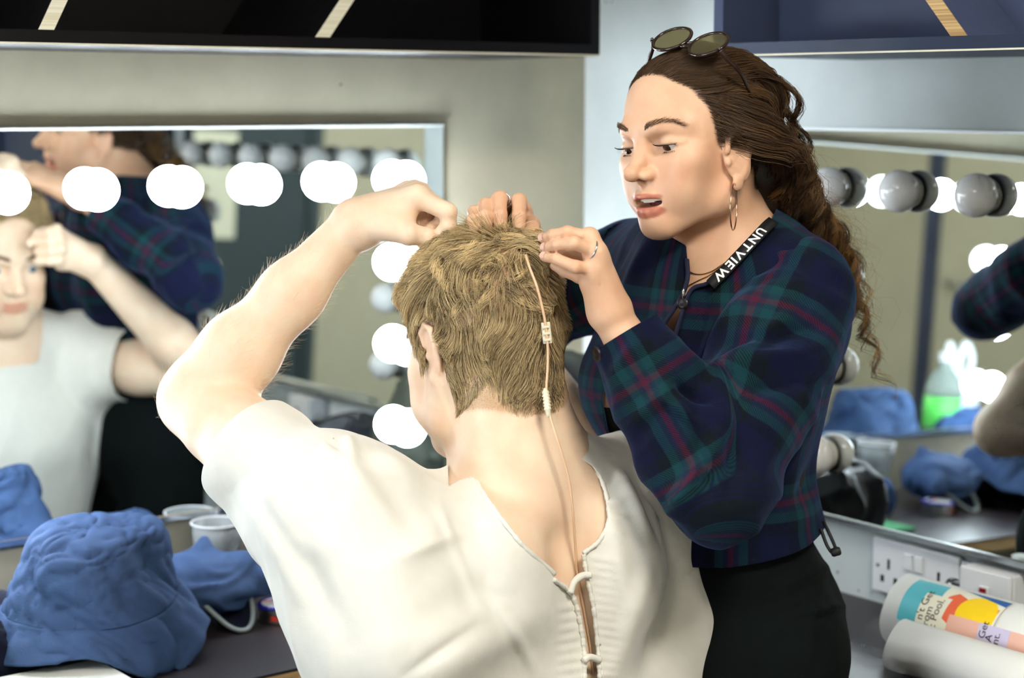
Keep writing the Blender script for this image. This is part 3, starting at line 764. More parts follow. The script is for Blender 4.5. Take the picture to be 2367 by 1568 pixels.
# cable on the strip under the left mirror
M['black_rubber'] = mat('black_rubber', (18, 18, 20), .5)
b = MB(); b.tube(spline([W(.83, .02, ZD + .052), W(.8, .03, ZD + .066), W(.74, .035, ZD + .085), W(.68, .03, ZD + .098), W(.6, .035, ZD + .07), W(.56, .04, ZD + .012)], 40), .0042, 10)
tag(b.build('power_cable', M['black_rubber'], smooth=True), 'black cable looping along the wall under the left mirror', 'cable')
# things just outside the frame that the right mirror shows
bt = empty('drink_bottle', W(1.36, .27, ZD), 'clear bottle with green label seen in the right mirror', 'bottle')
M['bottle'] = mat('bottle_plastic', (222, 236, 230), .12, trans=.8, ior=1.25); M['leaf'] = mat('green_label', (92, 206, 88), .4); M['cap_w'] = mat('white_cap', (240, 244, 244), .35)
b = MB(); b.lathe([(.042, 0), (.044, .004), (.044, .16), (.04, .19), (.02, .215), (.0145, .222), (.0145, .235)], W(1.36, .27, ZD + .0005), n=36); b.build('bottle_body', M['bottle'], bt, smooth=True)
b = MB(); b.lathe([(.0448, .05), (.0448, .15)], W(1.36, .27, ZD), n=36); b.build('label', M['leaf'], bt, smooth=True)
b = MB(); b.lathe([(.0175, .234), (.0175, .252), (.016, .254)], W(1.36, .27, ZD), n=24); b.build('bottle_cap', M['cap_w'], bt)
M['bagwhite'] = mat('white_carrier_plastic', (240, 244, 246), .35)
cb = heap('carrier_bag', [(1.47, .33, .07, .06, .07, .07), (1.45, .31, .13, .045, .05, .07)], M['bagwhite'], 'white plastic carrier bag with knotted handles seen in the right mirror', 'bag', .01, 34, 61)
b = MB()
for s_ in (-1, 1):
    b.tube(spline([W(1.45 + .02 * s_, .3, ZD + .17), W(1.45 + .045 * s_, .3, ZD + .23), W(1.45 + .03 * s_, .31, ZD + .27), W(1.45 + .012 * s_, .31, ZD + .23), W(1.45 + .01 * s_, .31, ZD + .17)], 30), .009, 8)
b.build('handle', M['bagwhite'], cb, smooth=True)
# ---------------------------------------------------------------- people: shared anatomy
def skin_mat(name, rgb, flush):
    """skin whose tint (lips, stubble, scalp) comes from a per-vertex colour"""
    m, nt, b = newmat(name); N = nt.nodes; L = nt.links
    at_ = N.new('ShaderNodeAttribute'); at_.attribute_name = 'tint'
    tc = N.new('ShaderNodeTexCoord'); t = N.new('ShaderNodeTexNoise'); t.inputs['Scale'].default_value = 26; t.inputs['Detail'].default_value = 6
    L.new(tc.outputs['Object'], t.inputs['Vector'])
    r = N.new('ShaderNodeValToRGB'); r.color_ramp.elements[0].position = .35; r.color_ramp.elements[1].position = .7
    r.color_ramp.elements[0].color = tuple(lin(rgb)) + (1,); r.color_ramp.elements[1].color = tuple(lin(flush)) + (1,)
    L.new(t.outputs['Fac'], r.inputs[0])
    mx = N.new('ShaderNodeMixRGB'); mx.blend_type = 'MULTIPLY'; mx.inputs[0].default_value = 1
    L.new(r.outputs[0], mx.inputs[1]); L.new(at_.outputs['Vector'], mx.inputs[2]); L.new(mx.outputs[0], b.inputs['Base Color'])
    t2 = N.new('ShaderNodeTexNoise'); t2.inputs['Scale'].default_value = 700; t2.inputs['Detail'].default_value = 3
    L.new(tc.outputs['Object'], t2.inputs['Vector'])
    bp = N.new('ShaderNodeBump'); bp.inputs['Strength'].default_value = .12; bp.inputs['Distance'].default_value = .001
    L.new(t2.outputs['Fac'], bp.inputs['Height']); L.new(bp.outputs[0], b.inputs['Normal'])
    setin(b, 'Roughness', .48); setin(b, 'Specular IOR Level', .4)
    setin(b, 'Subsurface Weight', .18); b.inputs['Subsurface Radius'].default_value = (1, .32, .16); setin(b, 'Subsurface Scale', .008)
    return m
def attr_mat(name, rough=.6, attr='tint', sheen=0., bump=0., bscale=300, spec=.4):
    m, nt, b = newmat(name); N = nt.nodes; L = nt.links
    a = N.new('ShaderNodeAttribute'); a.attribute_name = attr; L.new(a.outputs['Vector'], b.inputs['Base Color'])
    setin(b, 'Roughness', rough); setin(b, 'Sheen Weight', sheen); setin(b, 'Specular IOR Level', spec)
    return m
M['teeth'] = mat('tooth_enamel', (236, 230, 214), .2); M['mouth'] = mat('mouth_inside', (92, 32, 34), .5)
M['sclera'] = mat('eye_white', (226, 222, 214), .15); M['iris_brown'] = mat('brown_iris', (66, 40, 26), .1); M['iris_blue'] = mat('blue_iris', (86, 118, 140), .1); M['pupil'] = mat('pupil', (8, 8, 8), .1)

class Head:
    """a head in its own frame: x to its right, y forward, z up, origin between the ears"""
    def __init__(s, origin, fwd, up, scale=1., female=True, open_=.5, gaze=0., lid=.0, ear=(0., 0.), cut=0.):
        s.o = np.asarray(origin, float); y = nrm(fwd); x = nrm(np.cross(y, up)); z = np.cross(x, y)
        s.R = np.stack([x, y, z], 1); s.s = scale; s.f = female; s.open = open_; s.gaze = gaze; s.lidv = lid; s.ed = ear; s.cut = cut
    def w(s, *p): return s.o + s.R @ (np.asarray(p, float) * s.s)
    def loc(s, P): return ((P - s.o) @ s.R) / s.s
    def rot(s, rx=0, ry=0, rz=0):
        a, b, c = rx, ry, rz
        X = np.array([[1, 0, 0], [0, math.cos(a), -math.sin(a)], [0, math.sin(a), math.cos(a)]])
        Y = np.array([[math.cos(b), 0, math.sin(b)], [0, 1, 0], [-math.sin(b), 0, math.cos(b)]])
        Z = np.array([[math.cos(c), -math.sin(c), 0], [math.sin(c), math.cos(c), 0], [0, 0, 1]])
        return s.R @ Z @ Y @ X
    def E(s, S, c, r, k, mode='u', rx=0, ry=0, rz=0): S.ell(s.w(*c), np.array(r) * s.s, s.rot(rx, ry, rz), k * s.s, mode)
    def C(s, S, a, b, ra, rb, k, mode='u'): S.cone(s.w(*a), s.w(*b), ra * s.s, rb * s.s, k * s.s, mode)
    eye = (.0315, .0695, .0125); er = .0122
    def build(s, S):
        f = s.f; E = lambda *a, **k: s.E(S, *a, **k); C = lambda *a, **k: s.C(S, *a, **k)
        E((0, -.018, .045 - .25 * s.cut), (.0745, .0905, .0815 - .75 * s.cut), .02)                      # cranium
        E((0, .018, .05 - .3 * s.cut), (.052, .0615, .062 - .3 * s.cut), .03)                           # forehead
        E((0, .026, -.008), (.0605, .0645, .062), .03)                       # mid face
        if not f:                                                            # a man's longer, squarer jaw
            E((0, .080, -.089), (.023, .018, .017), .014)
            for q in (-1, 1):
                C((q * .056, .002, -.034), (q * .052, .024, -.076), .015, .014, .03)
                C((q * .052, .024, -.076), (q * .015, .080, -.093), .014, .014, .022); E((q * .037, .060, -.05), (.025, .027, .032), .022)
        for q in (-1, 1):
            C((q * .053, .0, -.028), (q * .048, .022, -.061), .014, .0125, .03)       # jaw angle
            C((q * .048, .022, -.061), (q * .012, .078, -.081), .0125, .0125, .022)  # jaw line
            E((q * .041, .058, -.01), (.021, .021, .017), .018)              # cheek bone
            E((q * .031, .062, -.040), (.0225, .025, .027), .022)             # cheek
            E((q * .056, .010, .03), (.012, .032, .03), .02)                   # temple
        E((0, .0655, -.052), (.03, .032, .03), .02)                          # muzzle
        E((0, .078, -.0765), (.0195, .0165, .0150), .014)                     # chin
        C((-.022, .0785, .0325), (.022, .0785, .0325), .0080, .0080, .016)       # brow
        for q in (-1, 1): C((q * .022, .0785, .0325), (q * .0455, .059, .030), .0080, .0065, .014)
        for q in (-1, 1):
            E((q * .0325, .0915, .0125), (.0185, .0135, .0115), .010, 's')   # socket
            E((q * .0155, .0875, .0125), (.006, .008, .009), .006, 's')
        # nose
        C((0, .0795, .022), (0, .0975, -.003), .0062, .0072, .012); C((0, .0975, -.003), (0, .1115, -.0130), .0070, .0080, .006)
        E((0, .1100, -.0140), (.0090, .0084, .0078), .006)
        for q in (-1, 1):
            E((q * .0112, .0975, -.0185), (.0064, .0098, .0066), .005)
            E((q * .0062, .1025, -.0255), (.0036, .0052, .0034), .0025, 's')
            E((q * .0145, .0915, -.0165), (.004, .006, .006), .004)
        C((0, .101, -.0245), (0, .094, -.029), .003, .004, .004)
        # lips
        g = .0085 * s.open
        for q in (-1, 1):
            C((q * .002, .0975, -.0445 + .15 * g), (q * .0115, .0945, -.0435 + .15 * g), .0038, .0038, .004)
            C((q * .0115, .0945, -.0435 + .15 * g), (q * .0255, .0820, -.0465), .0038, .0022, .004)
            C((0, .0950, -.0545 - g), (q * .012, .0920, -.0535 - g), .0052, .0048, .004)
            C((q * .012, .0920, -.0535 - g), (q * .0255, .0815, -.0475), .0048, .0022, .004)
        if s.open > .1:
            E((0, .094, -.0480 - .40 * g), (.0225, .03, .0016 + .60 * g), .0022, 's')
        # ears
        E0, C0 = E, C; o_ = np.array((0, s.ed[0], s.ed[1]))
        E = lambda c, *a, **k: E0(tuple(np.array(c) + o_), *a, **k); C = lambda a, b, *q_, **k: C0(tuple(np.array(a) + o_), tuple(np.array(b) + o_), *q_, **k)
        for q in (-1, 1):
            E((q * .0745, -.006, .002), (.0048, .0165, .029), .004, rz=q * .38, rx=-.12)
            pts = [(q * .0745, .008, .012), (q * .0775, .006, .026), (q * .0800, -.006, .0325), (q * .0825, -.018, .025), (q * .0815, -.0195, .006), (q * .0775, -.012, -.014), (q * .0745, -.002, -.026)]
            for i in range(len(pts) - 1): C(pts[i], pts[i + 1], .0034, .0034, .003)
            E((q * .076, .001, -.0265), (.0042, .0072, .0085), .004)
            E((q * .0855, -.003, .004), (.0065, .0085, .0135), .004, 's', rz=q * .38)
            E((q * .0725, .0075, -.001), (.0038, .0032, .0045), .003)
        E, C = E0, C0
        # eyelids
        for q in (-1, 1):
            c = np.array((q * s.eye[0], s.eye[1], s.eye[2]))
            S.lid(s.w(*c), s.R @ nrm((0, -.55 + 1.1 * (s.lidv), 1)), (s.er + .0016) * s.s, (.0035 - .0075 * s.lidv) * s.s, .0024 * s.s)
            S.lid(s.w(*c), s.R @ nrm((0, -.15, -1)), (s.er + .0014) * s.s, .0062 * s.s, .0022 * s.s)
            C((c[0] - .0125 * q, c[1] + .0055, c[2] - .0012), (c[0] - .0165 * q, c[1] + .0065, c[2] - .002), .003, .003, .004)
            C((c[0] + .0125 * q, c[1] + .0035, c[2] + .0005), (c[0] + .017 * q, c[1] - .001, c[2]), .003, .003, .004)
    def tint(s, V, base, lips, blush=(1, .9, .88), stub=None, stubm=None):
        """multiplier per vertex"""
        L = s.loc(V); t = np.ones((len(V), 3)); head = (L[:, 2] > -.12) & (np.linalg.norm(L, axis=1) < .17)
        g = .0085 * s.open
        up = ((L[:, 0] / .0245) ** 2 + ((L[:, 2] + .0452 - .15 * g) / (.0052)) ** 2) < 1
        lo = ((L[:, 0] / .0245) ** 2 + ((L[:, 2] + .0545 + .9 * g) / (.0078)) ** 2) < 1
        d1 = ((L[:, 0] / .0245) ** 2 + ((L[:, 2] + .0452 - .15 * g) / .0052) ** 2); d2 = ((L[:, 0] / .0245) ** 2 + ((L[:, 2] + .0545 + .9 * g) / .0078) ** 2)
        a = np.clip((1.25 - np.minimum(d1, d2)) / .4, 0, 1) * (L[:, 1] > .078) * head
        t = t * (1 - a[:, None]) + a[:, None] * np.array(lips)
        for q in (-1, 1):
            b = np.exp(-(((L[:, 0] - q * .043) / .024) ** 2 + ((L[:, 2] + .018) / .018) ** 2)) * (L[:, 1] > .03) * head
            t *= 1 - .55 * b[:, None] * (1 - np.array(blush))
            e_ = np.exp(-(((L[:, 0] - q * .08) / .012) ** 2 + ((L[:, 1] + .008) / .022) ** 2 + (L[:, 2] / .035) ** 2)) * head
            t *= 1 - .5 * e_[:, None] * (1 - np.array((1.0, .72, .66)))
        return t
    def eyes(s, parent, iris):
        for q in (-1, 1):
            c = s.w(q * s.eye[0], s.eye[1], s.eye[2]); d = s.R @ nrm((.0, 1, s.gaze)); R = s.er * s.s
            b = MB(); b.lathe([(R * math.cos(t), R * math.sin(t)) for t in np.linspace(-1.5, 1.56, 26)], c, d, 28)
            o = b.build('eye', M['sclera'], parent, smooth=True)
            b = MB(); b.lathe([(R * 1.006 * math.cos(t), R * 1.006 * math.sin(t)) for t in np.linspace(1.08, 1.57, 9)], c, d, 28); b.build('iris', iris, o, smooth=True)
            b = MB(); b.lathe([(R * 1.012 * math.cos(t), R * 1.012 * math.sin(t)) for t in np.linspace(1.36, 1.57, 6)], c, d, 20); b.build('pupil', M['pupil'], o, smooth=True)
    def teeth(s, parent):
        b = MB(); g = .0085 * s.open
        for i in range(-4, 5):
            a = i * .19; x = .0275 * math.sin(a); y = .0640 + .0265 * math.cos(a)
            wdt = .0078 if abs(i) < 2 else .0066; h = .0095 if abs(i) < 2 else .008
            c = np.array((x, y, -.0445 + .2 * g)); tx = np.array((math.cos(a), -math.sin(a), 0)); ty = np.array((math.sin(a), math.cos(a), 0))
            p0 = c - tx * wdt / 2 - ty * .003 - np.array((0, 0, h * .80))
            b.box(s.w(*p0), s.R @ tx * wdt * .96 * s.s, s.R @ ty * .0042 * s.s, s.R @ np.array((0, 0, h)) * s.s)
        o = b.build('teeth', M['teeth'], parent, bev=.0008, seg=2)
        bb = MB(); bb.add(*lathe([(.0001, -.02), (.016, -.016), (.018, 0), (.014, .012), (.0001, .014)], s.w(0, .066, -.0505), s.R @ A(0, 0, 1), 20)); bb.build('mouth_inside', M['mouth'], parent, smooth=True)
    def brows(s, parent, col, n=260, r=.00016, lift=.0):
        g = np.random.default_rng(11)
        S = SDF(); s.build(S)
        for q in (-1, 1):
            t = g.uniform(0, 1, n); x = .0125 + .039 * t; zc = .0335 + .0085 * np.sin(np.pi * np.clip(t * .92 + .02, 0, 1) ** 1.15) - .004 * t + lift
            wd = .0034 * (1 - .65 * t) * np.minimum(1, .55 + t * 3); z = zc + g.uniform(-1, 1, n) * wd
            root = np.stack([q * x, np.full(n, .11), z], 1)
            Wp = s.o + (root * s.s) @ s.R.T; dr = s.R @ A(0, -1, 0)
            for _ in range(24): Wp = Wp + np.clip(S(Wp), -.01, .02)[:, None] * dr
            d = np.stack([q * (.75 + .3 * t), np.full(n, .12), .75 - 1.0 * t + g.normal(0, .15, n)], 1); d /= np.linalg.norm(d, axis=1)[:, None]
            L = .0075 * s.s; k = 5; u = np.linspace(0, 1, k)
            Q_ = Wp[:, None] + (d @ s.R.T)[:, None] * (u * L)[None, :, None] + (s.R @ A(0, .0006, 0))[None, None] * (1 - (2 * u - 1) ** 2)[None, :, None]
            Q_ = Q_ - (s.R @ A(q * .0, 1, 0))[None, None] * (np.maximum(0, u - .2) ** 1.3 * .0035 * s.s)[None, :, None] * (x[:, None, None] / .03)
            V, F = strands_mesh(Q_, r * np.linspace(1, .3, 5)[None] * np.ones((n, 1))); obj('eyebrow', V, F, col, parent, smooth=True)
    def lashes(s, parent, m, n=46, ln=.0085):
        for q in (-1, 1):
            P = []
            c = np.array((q * s.eye[0], s.eye[1], s.eye[2])); R = s.er + .0018
            nn = nrm((0, -.55 + 1.1 * s.lidv, 1)); off = .0035 - .0075 * s.lidv
            xa = A(1, 0, 0); ya = np.cross(nn, xa)       # forward-ish in the lid plane
            rr = math.sqrt(max(1e-9, R * R - off * off))
            for a in np.linspace(-1.0, 1.0, n):
                p = c + nn * off + rr * (math.sin(a) * xa + math.cos(a) * ya); d = nrm(math.sin(a) * xa * 1.1 + math.cos(a) * ya + A(0, 0, -.25))
                u = np.linspace(0, 1, 6)[:, None]; P.append(p + d * ln * u + A(0, 0, 1) * .0045 * u ** 2)
            nn2 = nrm((0, -.15, -1)); off2 = .0062; ya2 = np.cross(xa, nn2); rr2 = math.sqrt(R * R - off2 ** 2)
            for a in np.linspace(-.9, .95, n // 3):
                p = c + nn2 * off2 + rr2 * (math.sin(a) * xa + math.cos(a) * ya2); d = nrm(math.sin(a) * xa + math.cos(a) * ya2 + A(0, 0, -.6))
                u = np.linspace(0, 1, 6)[:, None]; P.append(p + d * ln * .35 * u)
            P = np.array(P); P = s.o + (P * s.s) @ s.R.T
            V, F = strands_mesh(P, .00042 * np.linspace(1, .25, 6)[None] * np.ones((len(P), 1)) * s.s)
            obj('eyelashes', V, F, m, parent, smooth=True)

def finger(S, pts, r0, r1, k=.004):
    n = len(pts); rs = np.linspace(r0, r1, n)
    for i in range(n - 1): S.cone(pts[i], pts[i + 1], rs[i], rs[i + 1], k if i == 0 else .002)
    for i in range(1, n - 1): S.ell(pts[i], [rs[i] * 1.06] * 3, None, .002)
def palm(S, wrist, mcps, r_w, r_m, back, k=.012):
    """mcps index..little; back: direction out of the back of the hand"""
    for i, m_ in enumerate(mcps):
        S.cone(wrist + (m_ - wrist) * .12, m_, r_w, r_m * (1 - .06 * i), k)
        S.ell(m_ + nrm(back) * .0015, [r_m * .98] * 3, None, .006)
    for i in range(len(mcps) - 1): S.cone(mcps[i] * .88 + wrist * .12, mcps[i + 1] * .88 + wrist * .12, r_m * .92, r_m * .9, .008)
def nail(b, tip, axis, out, w=.0062, l=.0085, r=.0072):
    """a thin curved nail lying on the finger's last joint"""
    ax = nrm(axis); o_ = nrm(out - ax * np.dot(out, ax)); sd = np.cross(ax, o_); V = []; F = []
    for i in range(6):
        for j in range(7):
            a = (j / 6 - .5) * 1.7; q = i / 5
            ww = 1 - .25 * max(0, q - .7) / .3
            V.append(tip + ax * (q - .75) * l + (o_ * math.cos(a * ww) + sd * math.sin(a * ww)) * (r + .0004))
    for i in range(5):
        for j in range(6): F.append((i * 7 + j, i * 7 + j + 1, (i + 1) * 7 + j + 1, (i + 1) * 7 + j))
    b.add(V, F)
def torus(b, c, ax, R, r, n=40, m=8, sq=1.):
    x, y, d = frame_of(ax); a = np.linspace(0, 2 * np.pi, n, endpoint=False)
    b.tube([c + R * (math.cos(t) * x + sq * math.sin(t) * y) for t in a], r, m, False, True)

def hit(S, px, py, y0=1.3, y1=3.0):
    """where the line of sight through a pixel first meets a body"""
    r = ray(px, py); r = r / r[1]; t = y0
    for _ in range(160):
        p = CAM + r * t; d = S(p[None])[0]
        if d < .0004: return p
        t += max(.0006, d * .6)
        if t > y1: return None
    return CAM + r * t
def sgrad(S, P, e=.002):
    g = np.stack([S(P + np.eye(3)[i] * e) - S(P - np.eye(3)[i] * e) for i in range(3)], 1)
    return g / (np.linalg.norm(g, axis=1)[:, None] + 1e-9)
def folds(V, N, amp, freq, seed, along=None, k=3.):
    """soft ridged wrinkles, drawn out along a direction"""
    P = V.copy()
    if along is not None:
        a = nrm(along); c = P @ a; P = P - np.outer(c, a) * (1 - 1 / k)
    w3 = Wave(seed, freq * .45, 3); w = Wave(seed + 1, freq); w2 = Wave(seed + 2, freq * 2.1)
    q = P + w3(P) * (.35 / freq)
    r = 1 - np.minimum(1.6, np.abs(w(q))); r2 = 1 - np.minimum(1.6, np.abs(w2(q)))
    return N * (amp * (r + .4 * r2))[:, None]
def grow(roots, d0, S, length, k, rngen, flow=None, stiff=.75, wave=None, wamp=0., grav=0., lift=None, minlift=.0, push=True):
    """strands (n, k, 3): each step leans to the flow, the wave and gravity and is pushed out of the body"""
    n = len(roots); P = np.empty((n, k, 3)); P[:, 0] = roots; d = d0.copy(); ds = (np.asarray(length) / (k - 1))[:, None] if np.ndim(length) else length / (k - 1)
    for i in range(1, k):
        p = P[:, i - 1]; a = d * stiff
        if flow is not None: a = a + (1 - stiff) * flow(p, i / (k - 1))
        if wave is not None: a = a + wamp * wave(p)
        if grav: a = a + A(0, 0, -grav)
        d = a / (np.linalg.norm(a, axis=1)[:, None] + 1e-9)
        q = p + d * ds
        if push:
            s = S(q); need = (lift if lift is not None else 0.) * min(1, i / (k * .35)) + minlift
            bad = s < need
            if bad.any():
                g = sgrad(S, q[bad]); nd = np.broadcast_to(need, (n,))[bad]
                q[bad] += g * (nd - s[bad])[:, None]
        P[:, i] = q
    return P
def surf_points(V, F, n, g, w=None):
    T = tris(F); a, b, c = V[T[:, 0]], V[T[:, 1]], V[T[:, 2]]
    ar = np.linalg.norm(np.cross(b - a, c - a), axis=1)
    if w is not None: ar = ar * w[T].mean(1)
    i = g.choice(len(T), n, p=ar / ar.sum()); r1 = np.sqrt(g.random(n)); r2 = g.random(n)
    return (1 - r1)[:, None] * a[i] + (r1 * (1 - r2))[:, None] * b[i] + (r1 * r2)[:, None] * c[i], T[i]
# ---------------------------------------------------------------- the seated man
M['skin_m'] = skin_mat('pale_skin', (246, 219, 190), (240, 205, 175))
M['hair_m'] = attr_mat('sandy_hair', .42)
M['shirt'] = mat('white_cotton', (232, 229, 218), .85, var=.02, vscale=60, bump=.12, bscale=900, sss=0., sheen=.15)
FM = nrm(A(-.60, .80, 0)); LM = np.cross(DZ, FM)       # facing, and his left
HM = Head(at(1117, 806, 2.12), nrm(A(-.64, .77, -.33)), nrm(DZ - .0 * LM), 1.05, False, .05, -.05, .18)
T0 = at(1195, 1110, 2.08)
PL = A(.03, 2.0, .60)
GR = A(.150, 2.19, .995); GL = at(765, 1160, 1.99)
EL = at(455, 925, 2.18); WL = at(812, 526, 2.17)
ER = at(1405, 1105, 2.45); WR = A(-.005, 2.30, 1.20)
SB = SDF()                     # the body, one surface
HM.build(SB)
hw = HM.w
SB.cone(hw(0, -.036, -.01), T0 + A(0, 0, .015), .0600, .064, .03)
SB.cone(hw(0, -.012, -.05), T0 + .035 * FM, .048, .058, .03)
SB.cone(hw(.028, -.04, -.02), T0 - .035 * LM + A(0, 0, .0) - .02 * FM, .034, .044, .02).cone(hw(-.028, -.04, -.02), T0 + .025 * LM - .02 * FM - A(0, 0, .03), .034, .042, .02)
SB.cone(T0 + A(0, 0, .012) - .01 * FM, GR + A(0, 0, .02), .056, .05, .05).cone(T0 + A(0, 0, -.070) - .01 * FM, GL + A(0, 0, -.010), .050, .048, .035)
SB.flat(T0 - A(0, 0, .185), PL, .165, .15, FM, .60, .06)
SB.cone(T0 - A(0, 0, .07), T0 - A(0, 0, .19), .075, .09, .05)
for q, g in ((-1, GR), (1, GL)): SB.ell(T0 + q * .085 * LM - .062 * FM - A(0, 0, .10), (.06, .06, .085), None, .05)
SB.cone(T0 - .098 * FM - A(0, 0, .06), PL - .09 * FM, .006, .006, .05, 's')
SB.ell(GR, (.062,) * 3, None, .04).ell(GL, (.064,) * 3, None, .04)
SB.cone(GL - .05 * LM - A(0, 0, .05), GL, .07, .06, .05)
um = (GL + EL) / 2
SB.chain([GL, um - A(0, 0, .006), EL + .16 * (GL - EL), EL], [.060, .0535, .046, .0435], .02)
SB.cone(um + A(0, 0, -.014), EL + .25 * (GL - EL) + A(0, 0, -.008), .046, .04, .03)
f1 = EL + .28 * (WL - EL); f2 = EL + .62 * (WL - EL)
SB.chain([EL, f1, f2, WL], [.0425, .0445, .0365, .0268], .025)
SB.cone(EL + .08 * (WL - EL) + A(-.004, 0, .004), f1, .038, .042, .02)
SB.chain([GR, (GR + ER) / 2, ER], [.058, .05, .042], .03).chain([ER, ER + .3 * (WR - ER), WR], [.042, .044, .028], .02)
# left hand: bent at the wrist, thumb and bent first finger pinching the fringe
mL = [at(966, 457, 2.150), at(968, 450, 2.172), at(958, 446, 2.192), at(944, 448, 2.208)]
palm(SB, WL, mL, .0255, .0150, nrm(A(-.3, -.25, 1)), .014)
SB.cone(WL + .2 * (at(900, 500, 2.15) - WL), at(925, 515, 2.142), .024, .0185, .014)          # ball of the thumb
tipL = at(1008, 543, 2.155)
thumbL = [at(890, 525, 2.138), at(945, 541, 2.128), at(985, 548, 2.135), at(1012, 556, 2.146)]
finger(SB, thumbL, .0155, .0092, .010)
finger(SB, [mL[0], at(1035, 490, 2.137), at(1037, 522, 2.137), at(1012, 545, 2.142)], .0122, .0080)
finger(SB, [mL[1], at(1030, 488, 2.165), at(1018, 520, 2.160), at(996, 528, 2.155)], .0120, .0080)
finger(SB, [mL[2], at(1012, 486, 2.190), at(1000, 515, 2.180), at(982, 516, 2.168)], .0112, .0078)
finger(SB, [mL[3], at(985, 484, 2.212), at(975, 508, 2.200), at(960, 508, 2.188)], .0100, .0070)
# right hand at the forehead, seen only in the mirror
tr = hw(.018, .103, .072); aim = nrm(tr - WR); rt_ = hw(.06, .10, .09)
mR = [WR + .088 * aim + q for q in (A(-.010, .012, .030), A(0.0, .016, .012), A(.006, .016, -.008), A(.010, .012, -.026))]
palm(SB, WR, mR, .024, .0140, nrm(FM + A(0, 0, .4)), .014)
for i, (m_, l) in enumerate(zip(mR, (1., 1.05, .98, .8))):
    t_ = tr + A(.004, .008, .018 - .017 * i); md_ = (m_ + t_) / 2 + .030 * l * nrm(FM + A(.3, 0, .2))
    finger(SB, [m_, md_, md_ * .45 + t_ * .55 + .012 * FM, t_], .0112, .0078)
finger(SB, [WR + .03 * aim + A(-.012, -.008, .012), WR + .075 * aim + A(-.012, -.02, .034), tr + A(0, -.004, .0)], .0140, .0085, .010)
HB0 = SDF(); HM.build(HB0); HB0.cone(hw(0, -.036, -.01), T0 + A(0, 0, .015), .0600, .064, .03)
V, F = SB.mesh(.0021, clip=[(A(0, 0, .60), DZ)])
L_ = HM.loc(V); TI = HM.tint(V, None, (.86, .6, .58), (1, .88, .84))
def scalp(L):
    """1 where his hair grows"""
    x, y, z = np.abs(L[:, 0]), L[:, 1], L[:, 2]
    front = .062 - .25 * np.maximum(0, .05 - z)                        # hairline recedes down the temple
    low = np.where(y > -.004, .0 + .9 * np.maximum(0, y), -.058 + .25 * np.maximum(0, y + .06) + .35 * np.maximum(0, x - .045))
    back = (y < -.018) & (z > -.088 + .5 * np.maximum(0, x - .03))
    side = (y >= -.018) & (z > np.where(y < .022, -.012 + .002, .01 + 1.3 * (y - .022))) & (y < np.minimum(front, .03 + .45 * np.maximum(0, z - .02)))
    top = (z > .085) & (y < .052)
    ear = (((L[:, 1] + .006) / .026) ** 2 + ((L[:, 2] - .002) / .038) ** 2 < 1) & (x > .073)
    return ((back | side | top) & ~ear & (z > -.095) & (np.linalg.norm(L, axis=1) < .19)).astype(float)
scm = scalp(L_) * (np.abs(HB0(V)) < np.where(L_[:, 2] < .01, .016, .003))
hairbase = np.array((.66, .56, .44))
nE = smooth_mesh(np.stack([scm] * 3, 1), F, 3, .6)[:, :1]
TI = TI * (1 - .85 * nE) + .85 * nE * hairbase
# stubble on jaw and cheek
st = np.exp(-(np.maximum(0, L_[:, 2] + .03) / .018) ** 2) * (L_[:, 1] > .0) * (L_[:, 2] > -.105) * (np.linalg.norm(L_, axis=1) < .16)
st = smooth_mesh(np.stack([st] * 3, 1), F, 6, .6)[:, :1]
TI = TI * (1 - .42 * st * (1 - np.array((.72, .66, .58))))
man = obj('person', V, F, M['skin_m'], None, True, origin=A(PL[0], PL[1], 0), attrs={'tint': TI})
tag(man, 'seated man with short sandy hair in loose white shirt, seen from behind, raising his hands', 'person')
HM.eyes(man, M['iris_blue']); HM.brows(man, M['hair_brow_m'] if 'hair_brow_m' in M else mat('sandy_brow', (128, 96, 66), .6), 300, .00028)
VB, FB, LB_ = V, F, L_
# nails of the visible left hand
b = MB(); nail(b, at(1012, 556, 2.146), thumbL[3] - thumbL[2], A(-.2, -1, .4), r=.0092); b.build('thumb_nail', M['skin_nail'] if 'skin_nail' in M else M.setdefault('skin_nail', mat('nail', (238, 190, 172), .25)), man, smooth=True)

# shirt: loose, short batwing sleeves, open down the back
SS = SDF()
SS.cone(T0 - .05 * LM - A(0, 0, .03) - .012 * FM, GR + A(.0, 0, .022), .056, .062, .05).cone(T0 - .01 * FM + A(0, 0, -.066), GL + A(0, 0, -.012), .054, .058, .04)
SS.flat(T0 - A(0, 0, .20), PL - A(0, 0, .08), .178, .2, FM, .66, .06)
SS.cone(T0 - A(0, 0, .08), T0 - A(0, 0, .2), .080, .1, .05)
for q in (-1, 1): SS.ell(T0 + q * .085 * LM - .064 * FM - A(0, 0, .10), (.066, .066, .095), None, .05)
hemL = EL + .44 * (GL - EL)
SS.chain([GL - A(0, 0, .012), (GL + EL) / 2 - A(0, 0, .012), hemL - A(0, 0, .01), EL - A(0, 0, .008)], [.066, .055, .048, .046], .035)
SS.cone(GL - A(0, 0, .02), at(650, 1200, 2.05), .07, .03, .05).cone(at(578, 1075, 2.11), at(650, 1215, 2.05), .040, .028, .04)
SS.cone(at(650, 1215, 2.05), at(765, 1395, 1.97), .028, .036, .05).cone(at(765, 1395, 1.97), at(850, 1570, 1.93), .036, .045, .05)
SS.cone(at(740, 1200, 2.0), at(860, 1440, 1.93), .06, .07, .06).cone(at(830, 1180, 1.97), at(930, 1480, 1.92), .07, .08, .06)
SS.chain([GR, GR + .45 * (ER - GR)], [.074, .070], .04)
